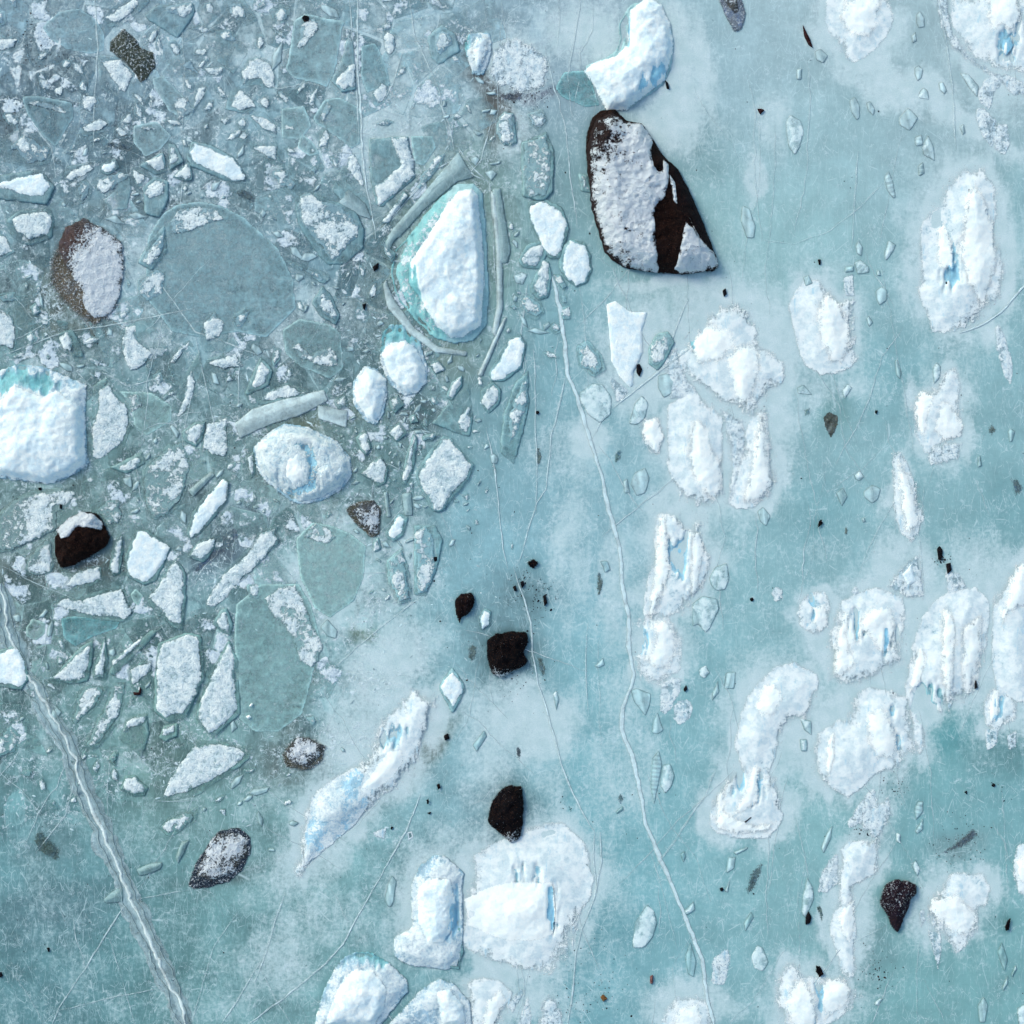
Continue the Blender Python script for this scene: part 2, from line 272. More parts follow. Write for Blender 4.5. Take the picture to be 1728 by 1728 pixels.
C|clear teal ice wedge|66,157 72,152 78,155 76,162 72,165 67,161|
C|faint stubby ice block|48,158 53,154 56,160 52,167|
@1,1,0,0
B|white spike of ice pointing down|1506,772 1522,769 1533,790 1549,825 1559,872 1549,895 1537,909 1519,890 1509,850|1512,780 1520,778 1532,800 1545,835 1553,870 1545,890 1537,900 1524,885 1517,850
@0,860
D|black-brown boulder with snowy top|36,18 44,8 56,1 65,2 70,10 74,18 72,24 60,32 48,38 40,39 36,30|37,14 46,5 56,1 64,3 69,9 68,14 60,12 53,12 48,18 42,19
S|dirty speckled snow floe|13,40 20,29 31,18 35,21 37,36 35,44 24,46|15,40 20,30 30,20 34,22 36,36 34,42 24,44
S|snow-covered floe with brown corner|41,51 50,41 60,37 67,37 68,47 58,52 46,54|43,50 50,42 60,38 66,38 67,46 58,50 46,52
S|slim upright snow-covered bar|72,39 75,21 81,15 83,22 80,43 74,45|73,38 76,22 81,16 82,22 79,42 74,43
S|bright five-sided snow-covered block|82,32 90,13 98,13 115,25 104,48 96,51 84,45|84,32 88,20 92,14 97,15 113,25 108,36 101,46 96,48 88,45 83,40
S|small white rhombus floe|123,32 131,20 142,17 145,19 141,29 135,36|125,31 131,22 140,19 143,19 140,28 135,34
S|white kite-shaped floe with teal rim|97,60 108,44 117,31 124,42 124,62 122,80 117,80 104,70|99,58 108,45 113,36 117,33 122,42 122,60 120,76 112,74 106,66
S|wide triangular snow-covered floe|31,65 42,56 52,58 64,54 82,50 86,60 90,71 82,75 60,73 46,70|33,64 42,58 52,60 64,56 75,53 81,52 84,60 88,70 82,73 72,71 60,70 48,67
G|deep teal clear block|40,72 50,70 80,73 77,79 60,85 50,91 42,85|
G|pale hexagonal clear floe|17,78 22,72 30,75 30,82 24,87 17,84|
G|small clear four-sided floe|86,56 90,52 95,57 92,64 88,61|
S|bright square-ended floe at the edge|-4,93 11,89 17,99 20,112 15,120 -4,118|-4,96 11,91 16,100 18,112 14,118 6,116 -4,115
S|white right-angled triangle floe|32,113 44,101 54,90 63,85 62,98 59,114 48,116|34,111 44,103 54,92 62,87 60,98 57,112 48,114 36,113
S|thin white dagger-shaped floe|61,110 65,96 70,83 72,98 71,113 62,113|63,108 66,96 70,85 70,98 69,111 62,111
S|long pale slab with white crest|72,108 76,98 100,80 108,78 95,92 76,111|74,100 86,90 96,82 94,88 84,98 75,104
S|small knuckle-shaped snowy floe|84,106 92,101 101,99 103,107 94,114 87,119 85,112|86,106 92,103 100,101 101,106 94,112 88,117 86,111
E|black and rusty pebble pair|88,121 92,121 93,117 94,120 93,123 89,123|
S|large upright rectangular snow-covered floe|104,88 124,81 134,83 136,112 124,138 112,142 102,134 102,108|107,88 124,82 132,84 133,100 134,112 130,124 122,134 110,138 104,133 103,110 105,95
S|tall white triangular floe|129,138 140,105 152,86 158,100 160,135 140,153|131,138 133,125 142,105 148,95 152,88 156,100 156,120 158,132 150,142 138,149
S|small peaked white floe|140,76 146,66 151,65 155,76 153,84 147,82|142,76 146,68 150,67 153,76 152,82 147,80
S|small pale round knob|163,50 170,46 175,52 171,60 164,58|165,50 170,48 173,52 170,58 165,57
S|frost-dusted leaning floe|46,141 50,121 58,115 72,117 66,130 57,138 50,145|48,140 52,122 58,117 70,118 64,128 56,136 50,143
S|long crooked frosted floe|54,157 61,143 69,130 73,114 86,112 84,126 80,140 71,152 62,160|56,156 62,145 70,130 75,115 84,113 82,125 78,138 70,150 62,158
S|clear block with snowy shoulder|78,152 84,138 98,134 99,150 94,165 86,158|80,150 84,140 92,136 98,136 95,142 86,144
S|tiny snow-tipped block|105,151 108,143 118,141 118,150 110,154|106,150 108,144 116,142 116,148 110,150
S|tiny frosted crumb|83,131 87,123 92,121 89,130|84,130 87,124 91,122 88,128
S|small white upright crumb|70,166 76,159 79,161 77,171|71,165 76,160 78,162 76,170
S|frosted lump at the edge|-3,150 8,140 16,150 11,162 -3,168|-2,150 8,142 14,150 10,160 -2,165
M|lavender-grey silty streak|125,40 145,16 165,3 172,7 150,30 130,46|
@1,1,0,0
S|long snow-covered beam of ice|341,1022 356,993 383,958 418,926 438,897 467,886 472,915 448,948 412,979 388,1008 360,1032|345,1020 358,995 385,962 420,930 440,900 465,890 468,915 445,945 410,975 385,1005 360,1028
S|wide sail-shaped floe|265,1250 350,1248 430,1262 422,1282 330,1345 275,1354 278,1320 305,1285|275,1345 282,1320 305,1285 330,1258 370,1255 400,1262 415,1273 398,1290 360,1315 320,1335 290,1345
G|big glassy floe with snowy corner|398,1020 440,985 505,985 525,1020 542,1080 535,1110 525,1150 510,1205 470,1235 430,1235 405,1215 400,1150 395,1080|445,1010 468,992 500,984 513,1008 525,1045 538,1070 545,1090 538,1118 527,1128 507,1115 497,1085 480,1055 460,1042
W|small glaring white snow lump, upper of a pair|420,1192 424,1186 428,1187 425,1193|
W|small glaring white snow lump, lower of a pair|415,1209 421,1206 425,1210 419,1214|
@430,860
G|wide glassy floe with frosted peak|27,20 38,8 50,10 64,16 74,24 72,45 66,60 50,72 40,66 30,45|32,18 40,8 48,11 54,18 48,22 38,20
S|small bright rounded floe|86,15 95,1 102,5 100,17 92,22 87,19|88,14 95,3 100,6 98,16 92,20 88,18
S|tall roughened frosted slab|105,10 120,10 125,20 122,38 114,58 105,57|105,15 112,10 118,14 120,30 119,40 114,54 107,56 107,38
E|dark pebble on a frosted slab|118,31 121,31 121,34 119,35|
S|faint speckled frosted slab|87,34 98,23 103,40 105,60 95,64 88,50|88,34 98,25 101,40 103,58 95,62 90,50
S|tiny white frost tuft|77,22 82,18 84,26 79,29|78,22 82,19 83,26 79,28
C|clear egg-shaped ice lump|43,78 48,72 55,80 54,86 48,84|
K|dark brown heart-shaped stone|132,60 136,55 144,54 147,60 144,68 138,72 136,77 133,70|
S|small bright frost lump|147,72 152,65 157,67 157,77 150,81|148,72 152,66 156,68 156,76 150,80
M|olive upright oval of a sunken stone|140,92 144,86 148,90 148,97 144,103 140,98|
S|bright diamond-shaped white chunk|121,118 125,110 131,104 138,113 140,120 135,129 131,135 125,125|122,118 125,112 131,106 137,114 138,120 134,128 131,133 126,124
E|black pebble by a streaked berg|125,150 128,148 129,152 126,153|
S|tiny grey snowy crumb|32,137 38,135 44,140 38,144|33,137 38,136 43,140 38,143
R|mauve stone with ragged snow|16,162 26,150 35,149 49,156 46,167 35,175 20,172|19,160 28,151 35,151 46,156 43,164 35,171 24,168
C|faint slanting ice bar|144,156 152,146 154,150 147,161|
@1,1,0,0
K|square black rock|820,1080 835,1068 862,1063 890,1066 893,1080 885,1100 892,1115 888,1122 862,1135 845,1146 828,1138 820,1110|
B|long slanting frosted berg|498,1474 505,1400 530,1340 590,1290 640,1220 690,1165 738,1178 732,1222 702,1292 672,1332 620,1375 560,1422 520,1478|608,1330 632,1296 655,1268 680,1264 682,1286 662,1312 636,1334;514,1405 524,1345 560,1315 600,1292 618,1306 610,1330 628,1352 600,1392 545,1436 512,1465|640,1250 668,1222 682,1232 655,1262
@860,860
K|small black rock with dark halo|11,34 16,32 20,35 16,40 12,38|
E|black crumb beside a thin crack|7,48 9,47 10,50 8,52|
E|black crumb nearest a thin crack's bend|2,51 4,50 5,54 3,54|
E|dark drop-shaped pebble|22,57 24,57 25,62 23,64|
M|brown elongated sunken stone|57,42 60,37 63,48 61,57 57,58|
C|faint ice ring over a brown stone|60,34 65,34 67,40 63,42|
B|tall narrow white berg with blue seam|90,68 93,40 98,8 100,3 114,3 118,12 120,2 130,2 131,12 127,20 134,30 134,40 125,58 118,70 105,70 100,66|97,10 104,8 106,20 107,40 105,50 100,62 96,69 91,66 92,50 95,30;120,20 127,18 128,30 126,45 124,55 119,50 120,35|108,20 118,16 119,40 116,48 109,40
C|bright striped round ice lump|132,45 136,38 144,35 146,45 143,53 137,54 133,50|
C|pale fluted ice block|121,62 128,57 138,59 139,66 133,78 130,82 125,76 121,78|
B|round white berg with glassy cheek|81,90 82,76 90,70 104,70 110,76 114,88 113,98 112,106 104,113 98,117 90,115 84,108 81,98|94,76 102,74 110,82 111,95 104,104 95,104 89,98 95,88|83,78 92,74 94,86 88,96 83,94
A|pale tapering slab|100,115 108,110 114,112 114,120 108,132 103,137 99,134 99,122|
A|rounded pale frosted block|108,130 112,126 119,125 122,132 120,139 112,143 108,138|
C|grey-white wedge of ice|80,120 84,118 94,122 93,130 90,137 86,132 82,127|
C|narrow faceted ice tooth|95,140 98,134 102,146 98,149 94,148|
C|small pale ice nub|125,106 130,103 133,108 129,112 126,110|
C|finely striped upright ice stub|143,108 150,107 149,119 142,119|
C|finely striped slanting ice stub|134,122 138,113 139,121 134,127|
E|small dark pebble by pale blocks|115,119 117,116 118,119 116,121|
E|lone round black pebble in teal ice|159,59 161,58 162,60 160,61|
C|slim leaf-shaped pale flake|29,122 31,120 33,126 31,134 30,130|
M|dark blotchy stone in frosty ice|3,158 6,156 9,160 7,167 4,164|
M|brown sunken stone with black tip|17,96 22,97 25,105 24,111 21,112 18,104|
C|cut-glass ice block with bands|164,1 168,-2 173,4 170,11 166,8|
C|tiny frosty ice scrap|56,104 62,98 63,103 59,105|
@1,1,0,0
C|long banded ice fang|1099,1300 1101,1278 1112,1266 1118,1290 1112,1320 1104,1360 1097,1326|
C|blunt pale ice tooth with facets|1115,1312 1118,1290 1132,1288 1139,1310 1132,1330 1122,1340 1114,1326|
@1288,860
K|small black tailed stone|35,13 36,7 39,6 40,10 37,12|
M|small brown sunken pebble|53,12 55,10 57,13 56,18 53,17|
C|tiny pale ice bead by a brown pebble|65,6 67,5 68,8 66,9|
E|jagged black stone above another|115,26 117,24 119,27 118,34 116,33|
E|jagged black stone below another|121,36 124,35 125,40 122,43|
A|small pale frosted chip|58,55 61,50 65,55 60,58|
A|greyish glazed plate with bright facet|80,52 88,40 98,30 104,28 107,40 108,60 95,60 84,54|92,43 98,36 101,48 96,50
A|faint triangular frosted plate|120,40 130,42 135,52 122,58|
B|rounded white berg beside open ice|23,68 26,58 34,55 41,55 44,65 44,76 36,82 30,80 25,75|33,66 40,64 43,72 38,80 33,74|32,57 36,58 35,70 31,76
A|faint lavender oval of frost|5,55 8,50 13,52 13,60 7,61|
B|great notched squarish white berg|43,112 44,80 46,72 52,62 65,56 75,53 82,56 92,60 94,90 95,105 80,108 62,119 55,118 48,112|66,68 74,64 85,65 88,76 85,88 80,98 73,92 68,84 64,94 60,86;49,80 52,70 58,72 56,84 60,100 52,108 46,105|60,66 63,68 66,80 63,86 60,78;82,80 87,78 86,90 80,98 78,90
B|great tapering white berg with teal hollow|95,130 94,120 98,95 105,75 112,64 122,57 140,54 148,62 149,75 146,100 144,115 135,128 122,135 112,142 108,156 104,160 100,148|117,70 124,66 128,80 128,100 126,120 120,128 116,105 116,85;97,118 100,98 104,92 108,100 104,112 98,120;130,80 146,70 145,95 140,118 134,124 130,110|100,120 106,114 112,115 114,130 110,146 104,140
B|long white berg cut by the border|152,60 165,40 178,33 178,130 165,124 155,118 151,95|162,46 168,38 178,36 178,62 165,67 158,80 157,66 160,60
B|small white berg with bright lobe|145,130 150,120 158,120 168,128 167,138 160,143 155,145 147,142|149,132 152,121 156,122 155,135 151,142|156,122 159,122 158,136 155,138
A|soft frosted slab beneath a small berg|146,145 156,144 155,156 148,160|
A|round-ended frosted slab near the border|160,150 168,146 168,158 162,160|
C|pale pointed plate|24,138 32,140 32,150 27,146|
C|small pale plate below another|24,152 29,152 29,160 25,160|
E|tiny black slit pebble on a berg flank|140,113 141,113 142,118 140,119|
@1,1,0,0
B|broad domed white berg with blue groove|1430,1216 1436,1178 1466,1165 1504,1165 1530,1181 1543,1229 1553,1267 1530,1283 1517,1298 1471,1313 1453,1329 1433,1344 1415,1334 1390,1324 1375,1308 1372,1288 1372,1267 1385,1237 1415,1216|1461,1216 1471,1201 1492,1196 1507,1229 1515,1262 1507,1278 1482,1275 1466,1255;1392,1300 1395,1255 1408,1237 1408,1279 1402,1303 1390,1313|1497,1196 1503,1198 1518,1250 1516,1265 1508,1240
B|ragged frosted berg with dark speck|1250,1222 1262,1180 1288,1145 1310,1128 1340,1122 1372,1140 1378,1152 1374,1190 1368,1242 1342,1218 1322,1242 1302,1292 1260,1302 1243,1250|1276,1192 1286,1160 1308,1156 1318,1180 1306,1202 1284,1204
E|black pebble on a frosted berg|1292,1208 1297,1207 1298,1212 1293,1213|
B|cone-topped white berg with blue streaks|1201,1388 1206,1340 1222,1310 1242,1288 1292,1288 1322,1345 1316,1385 1294,1411 1240,1411 1210,1402|1235,1372 1253,1338 1268,1298 1279,1306 1276,1351 1252,1368;1208,1385 1212,1345 1232,1330 1230,1370 1270,1385 1300,1380 1290,1404 1240,1406 1214,1398|1278,1300 1288,1310 1284,1350 1276,1360;1240,1300 1256,1300 1246,1335 1236,1340
E|black torn stone at a berg's foot|1254,1386 1266,1377 1270,1379 1262,1386 1256,1390|
A|thin frost bridge joining two great bergs|92,56 110,60 106,76 97,94 95,110 90,116 83,122 80,108 94,104 94,80|
A|low frost shelf under a notched berg|46,118 55,117 62,119 81,108 83,122 74,121 60,126 55,140 47,138|
A|frost field with a squared corner|15,110 26,112 32,108 40,113 37,132 33,152 27,150 22,136 17,124|
A|slanting frost tongue reaching a round berg|18,92 32,84 43,79 43,92 34,106 22,106|
@860,430
A|low frost shelf between two tall bergs|138,100 156,108 158,124 155,150 149,166 141,168 145,140 142,118|
A|wide frost shelf touching a broad berg|100,66 112,60 118,78 128,92 118,100 104,96|
@1288,0
A|ragged frost shelf under a blue-cut berg|112,-4 124,-4 126,16 136,34 152,46 176,56 176,66 158,58 140,44 124,34 116,16|
@1288,1288
A|speckled frost shelf beside a tall slab|62,30 74,26 84,20 88,34 78,50 78,72 68,80 74,52 64,44|
@1,1,0,0
P|pale curved rim on the bright side of the tall iceberg|827,318 838,330 848,420 850,520 838,572 829,562 838,510 836,420 828,342|
P|pale curved rim cupping the tall iceberg's lower flank|652,470 663,500 698,550 740,584 790,592 788,602 734,596 690,564 652,518 645,480|
P|greenish ridge band skirting the tall iceberg's upper flank|648,412 660,388 700,342 740,300 768,284 796,296 772,300 738,322 700,366 664,410 652,440|
@0,1288
S|small white cushion-shaped floe|79,18 83,8 90,7 99,16 97,22 88,22|81,17 83,10 90,9 97,16 96,20 88,20
R|blue-black rock thick with snow|124,81 130,65 138,52 145,44 158,42 166,48 167,58 161,71 152,79 138,83 128,84|130,74 137,56 145,46 158,44 165,50 164,62 156,72 140,78 
M|brown-grey round sunken stone|20,52 22,44 28,42 34,48 42,56 42,65 36,67 28,62 24,60|
S|frosted boomerang-shaped floe|104,43 112,35 120,32 133,28 130,39 120,46 112,49|106,42 112,37 120,34 130,30 128,38 120,44 112,47
P|pair of short curved ice ribs|116,62 120,52 126,50 122,60 118,67|
P|greyish wedge cut by the ridge|68,90 75,84 82,81 82,92 70,93|
P|greyish wedge beyond the ridge|90,70 100,66 108,65 107,70 100,73 92,75|
S|ragged frost scrap in open ice|11,8 16,3 22,5 21,10|12,7 16,4 21,6 20,9
S|tiny frost knob above a rock|144,32 150,29 151,36|145,31 150,30 149,35
E|small black pebble in a scratched plain|31,122 33,122 33,125 32,125|
E|black pebble at the very edge|-1,139 1,138 2,141 0,142|
@430,1288
A|white triangular frost chip|76,46 88,42 86,50 80,49|
K|black drop-shaped stone, topmost of three|120,14 122,12 124,16 121,19|
K|black upright pebble, middle of three|113,24 116,22 116,27 114,28|
E|tiny black pebble, lowest of three|114,33 117,32 116,34|
H|white-ringed melt hole|101,46 104,45 105,49 102,51|
C|grey-green spindle of ice|86,90 88,80 91,74 94,78 92,92 90,96 88,95|
B|frosted plate round a clear oval|103,80 110,66 120,60 128,62 139,72 138,90 139,110 138,130 128,137 112,136 98,133 92,128 92,115 104,108 103,90|107,82 115,75 130,76 133,90 132,108 125,118 115,118 108,105|131,80 135,84 134,105 128,116 131,100
S|pointed white triangle floe|117,134 127,120 136,108 139,125 136,137|119,133 127,122 135,110 137,125 134,135
E|blue-black pebble on a slanting berg|57,28 59,27 60,30 57,31|
E|tiny black pebble by a frost chip|90,42 92,42 91,44 90,44|
@1,1,0,0
K|round black rock|822,1385 828,1352 845,1330 862,1324 880,1326 885,1350 885,1390 878,1415 862,1424 848,1410 830,1395|
B|white berg with teal crest at the bottom|528,1734 546,1670 573,1620 598,1605 625,1605 657,1625 688,1653 691,1672 660,1708 640,1734|560,1690 578,1650 600,1632 630,1634 655,1665 650,1700 632,1732 545,1732|583,1618 600,1604 628,1606 655,1622 645,1630 620,1616 598,1618
B|pale mottled berg at the bottom|648,1734 685,1695 713,1666 740,1650 768,1658 794,1690 798,1734|735,1670 760,1665 785,1695 786,1732 745,1732
B|round-shouldered frosted berg at the bottom|784,1657 812,1650 844,1658 861,1675 860,1695 842,1734 800,1734|822,1690 845,1672 852,1690 836,1732 815,1732
B|flat-topped white berg with streaked skirts|780,1540 788,1480 795,1440 850,1420 900,1395 945,1390 990,1430 1000,1480 985,1560 960,1610 930,1642 885,1637 820,1617 785,1592|792,1520 830,1500 862,1492 925,1492 930,1540 925,1572 895,1582 850,1580 800,1560|925,1495 936,1500 938,1560 928,1572;868,1462 878,1462 878,1492 870,1492;905,1462 912,1462 912,1492 906,1492
@860,1288
C|pale faceted leaf-shaped block|81,122 83,105 91,93 96,98 98,106 95,115 90,122 84,123|
C|small pale chip touching a crack|115,98 122,91 123,97 117,101|
A|pale blue-white upright block|133,145 134,130 142,123 147,124 145,140 142,148 136,147|
C|smooth pale egg of ice|160,128 164,120 168,122 172,132 168,138 162,136|
C|tiny pale triangle of ice|142,85 146,77 145,86|
C|cream upright ice sliver|143,72 145,62 150,62 149,70 144,73|
C|thin cream ice stick|148,59 158,55 158,57 150,61|
M|mottled olive-grey oval stone|155,85 158,72 165,65 170,64 169,72 164,84 158,89|
C|faint slanting glassy sliver|155,106 160,98 162,102 156,112|
M|grey smudge of a sunken pebble|70,22 74,18 77,24 73,30|
C|faint ice grain under a smudge|70,32 75,28 76,31 71,34|
C|faint teal ice seed|113,60 116,58 117,62 115,66|
C|dim fluted ice shard|116,128 120,118 124,132 122,142 118,140|
B|frosted berg crossed by a crack|101,178 104,163 112,155 125,154 133,159 135,178|108,178 112,163 124,160 129,178
E|orange-brown pebble|60,155 62,153 65,156 62,158|
E|brick-red pebble with white halo|93,141 95,140 95,146 93,146|
A|pale pointed block at the bottom|3,178 12,153 15,166 15,178|
A|broad frosted block at the bottom|17,178 20,156 28,152 37,164 37,178|
A|white slanted chip at the bottom|-2,160 8,148 10,152 2,166|
E|dark pebble beside a pale triangle|139,83 141,82 142,84 140,85|
@1288,1288
A|smooth pale lozenge slab|55,40 60,32 68,20 74,15 76,25 72,34 62,42 57,43|
B|tall narrow lavender slab with bright waist|51,60 56,55 64,54 76,50 75,62 73,75 66,80 62,82 61,95 62,110 62,140 55,140 50,128 46,115 45,105 50,90 50,75|49,102 54,95 60,92 61,105 57,118 52,110
A|grey-mottled tilted slab|36,78 42,65 48,60 50,60 50,80 42,86 36,86|
C|slender pale diamond of ice|25,100 26,88 29,75 33,82 34,90 30,98 28,103|
E|blue-black drop pebble under a diamond flake|28,102 30,98 32,102 31,106 28,107|
C|upper half of a striped ice capsule|100,30 102,25 106,25 106,32 101,38|
C|lower half of a striped ice capsule|100,45 106,36 106,44 102,47|
C|small faint pale chip|88,46 91,47 91,53 88,52|
C|pale ice chip above a dark rock|98,68 101,64 104,70 102,75|
K|reddish-black wedge-shaped rock|77,88 80,80 87,76 96,77 102,80 102,86 98,90 95,98 90,112 88,113 84,107 81,100 77,94|
B|white berg with a pointed foot|109,90 118,80 126,74 145,74 150,85 149,95 143,98 143,108 136,118 128,125 124,122 118,114 109,108 108,98|111,100 112,90 122,88 128,86 136,94 142,98 140,108 134,114 124,112 118,106
A|lavender icicle-shaped slab|109,110 118,112 118,126 116,138 112,125|
A|small oval frosted chip|103,98 107,95 108,104 104,110|
B|bright berg with a split brow|7,160 9,140 14,133 22,130 30,140 40,142 50,140 60,146 65,155 55,164 42,172 40,178 14,178|20,143 30,145 35,155 37,168 34,178 20,178 14,160;38,146 50,143 58,150 54,160 42,168 39,156|35,146 39,150 38,170 36,172
K|black stone lodged in a berg's brow|34,133 38,134 41,140 37,142 34,138|
B|white berg tip at the border|165,70 168,58 178,48 178,90 168,83|168,66 178,54 178,82 169,76
K|purple-black spindle stone|159,108 161,103 164,102 163,110 160,112|
C|long faint ice tooth|155,125 158,118 162,130 160,138 157,132|
C|pale faint stub|164,140 167,133 168,136 165,142|
C|small twisted glassy shard|158,149 162,140 162,146 159,151|
C|two-piece ribbed ice shard|142,160 146,154 149,160 147,172 143,172|
C|pale ice block at the border corner|168,162 176,158 176,176 169,174|
C|small pale ice chip in teal ice|73,160 77,155 80,156 76,161|
M|brown speckled silty patch|115,59 128,50 140,40 145,48 135,56 120,62|
M|small brown smear|34,95 38,92 41,100 39,108|
C|speckled glassy oval|38,56 42,46 46,41 45,50 40,60|
E|black pebble in the teal expanse|151,15 152,13 154,14 153,16|
E|tiny black pebble in teal ice|133,19 135,18 135,21|
'''
LAND = [("the huge snow-capped boulder",1100,320),("the tall iceberg in its moat",750,450),("the ridge-backed berg",1070,110),
("the black snow-topped boulder",135,915),("the brown snow-crusted boulder",145,450),("the domed oval block",505,785),
("the square black rock",855,1105),("the round black rock",855,1375),("the wedge-shaped dark rock",1515,1530),
("the massive edge berg",60,740),("the blue-black snowy rock",370,1445),("the flat-topped berg",870,1530),
("the twin-peaked berg",1640,420),("the notched squarish berg",1460,1080),("the white ice spike",1532,840),
("the olive dusted stone",225,90),("the big glassy floe",460,1110),("the upright rectangular floe",300,1140),
("the six-sided bright floe",370,275),("the bold diamond block",750,797),("the bright tapering slab",1058,575),("the orange-brown pebble",1018,1683)]
CRACKS = r'''
5,.9,1|931,460 944,519 954,583 957,634 975,672 987,715 1000,755 1015,800 1028,860 1045,920 1050,985 1061,1045 1060,1090 1069,1135 1066,1160 1050,1190 1048,1232 1068,1275 1078,1330 1090,1390 1115,1450 1140,1510 1165,1570 1185,1620 1193,1680 1206,1740
1.8,.6,1|820,720 835,790 843,870 848,925 858,960
2.2,.7,1|866,955 873,982 885,1013 896,1051 898,1102 908,1153 921,1191 931,1229 939,1255 947,1288 967,1339 987,1377 1003,1403
1.8,.6,1|1003,1403 1002,1440 1003,1466 1008,1505
2.2,.6,1|1013,1403 1015,1453 1003,1517 982,1568 972,1606 967,1670 957,1735
2.5,.65,1|604,-10 603,60 605,130 610,200 612,260 618,320 628,360 635,405
1.8,.5,1|590,-10 594,60 600,120 604,190 606,240
1.6,.5,1|1583,-8 1598,76 1608,152 1613,254
2,.55,1|954,639 944,685 931,735 924,800 921,825 905,850 890,900 876,950
1.6,.55,1|900,588 903,634 903,710 906,786 905,870
1.6,.45,1|992,1050 988,1120 992,1200
2.2,.55,1|211,1527 165,1600 140,1640 100,1700 84,1740
1.6,.4,1|102,1705 200,1680 275,1667
2,.5,1|440,1620 400,1690 368,1736
1.6,.4,1|183,1580 204,1645 229,1735
2.2,.6,1|420,1728 480,1683 545,1630 578,1593 620,1517 685,1403 710,1339
1.8,.5,1|430,1657 450,1606 468,1543 481,1505
2.4,.6,1|1160,506 1135,570 1107,613
2.4,.6,1|1033,690 1102,634 1145,603 1200,560
3,.8,1|1740,470 1690,527 1650,552 1619,562
1.6,.45,1|1448,255 1441,356 1438,420
3,.35,1|1211,1288 1191,1339 1153,1395 1110,1460
2,.6,1|680,89 664,140 646,173
2,.5,1|760,245 740,150 700,60 690,-6
2,.5,1|770,245 800,285 826,310 832,380 834,450 842,540 838,600
2.4,.6,1|640,390 690,335 735,285 768,268 800,296 822,306
2,.5,1|768,262 758,210 735,160
1.8,.45,1|548,255 590,258 606,258
1.8,.5,1|790,295 812,270 830,205
2,.45,1|52,205 88,252 95,300
1.8,.45,1|122,205 108,235 96,255
1.8,.4,1|440,140 470,150 520,140 560,150
1.6,.4,1|305,0 312,120 306,240
2,.5,1|160,-4 165,80 160,170 158,250
2.2,.4,1|700,445 660,440 640,430
2,.5,1|250,450 330,560 440,600
1.8,.5,1|5,600 70,575 110,560 210,545 330,520
1.8,.45,1|160,620 215,652 260,640 330,700
1.8,.5,1|330,565 345,640 362,720 372,760
1.6,.45,1|392,560 405,600 402,680 420,720
1.8,.5,1|890,480 880,560 888,620 862,700
1.6,.5,1|1020,700 1000,740
1.6,.5,1|120,1290 60,1200 45,1170
1.6,.45,1|60,1440 110,1375 130,1310
1.6,.4,1|320,1735 360,1600 400,1540
1.6,.4,1|215,1520 300,1505 330,1500
2,.4,1|560,1130 640,1060 720,1000
1.6,.35,1|1350,1690 1420,1600 1500,1560
1.6,.35,1|1288,405 1340,412 1400,390 1450,350 1490,310
1.6,.35,1|1560,1000 1550,900 1560,820
1.6,.35,1|1700,1500 1695,1400 1690,1330
1.6,.35,1|1548,1728 1546,1640 1552,1590
'''
RIDGE = "0,985 6,1020 12,1060 24,1100 40,1140 62,1170 85,1210 108,1245 126,1290 142,1335 158,1375 172,1400 186,1440 205,1475 218,1518 240,1562 262,1610 282,1655 298,1690 318,1740"
TINT = [(60,60,118,148,160),(300,120,125,152,162),(100,200,105,130,142),(520,80,125,155,162),(680,100,140,172,184),(900,80,152,174,187),(1250,150,150,188,200),(1400,250,140,185,195),(1400,30,150,185,195),(1600,200,145,180,190),(1300,400,140,190,197),(1700,400,130,180,190),
(60,330,115,145,150),(300,300,115,142,148),(520,250,125,155,160),(330,450,125,158,168),(560,480,112,142,150),(850,350,130,162,168),(600,620,112,142,147),(900,560,135,172,182),(1000,600,135,178,188),(1080,500,145,180,185),(1400,600,135,182,192),(1500,700,125,175,185),(1690,650,125,175,185),
(60,610,115,148,150),(300,620,125,155,160),(250,720,115,145,148),(550,700,108,134,134),(800,700,120,150,155),(880,770,140,178,190),(1050,800,150,188,198),(1400,820,130,178,188),
(60,1000,115,138,142),(200,1050,108,142,147),(350,950,115,140,150),(470,1100,125,160,168),(560,950,135,168,175),(780,900,140,180,192),(960,900,145,183,195),(1250,1000,125,178,188),(1400,950,130,180,190),(1650,900,120,172,182),
(60,1250,110,145,150),(250,1250,110,140,140),(600,1150,140,172,182),(800,1200,145,182,192),(980,1200,140,185,195),(1180,1250,125,178,188),(1700,1300,100,165,175),(1600,1230,100,165,172),
(60,1400,105,148,158),(100,1600,95,135,145),(300,1600,100,142,148),(450,1400,120,155,160),(450,1650,120,158,165),(600,1450,125,165,172),(750,1350,140,175,185),(1050,1350,130,182,192),(1080,1500,125,178,188),(1000,1650,125,172,182),(1250,1500,120,175,185),(1350,1450,115,175,182),(1650,1400,100,165,175),(1600,1650,100,165,172),(1700,1550,100,165,172),(740,1620,120,160,168)]
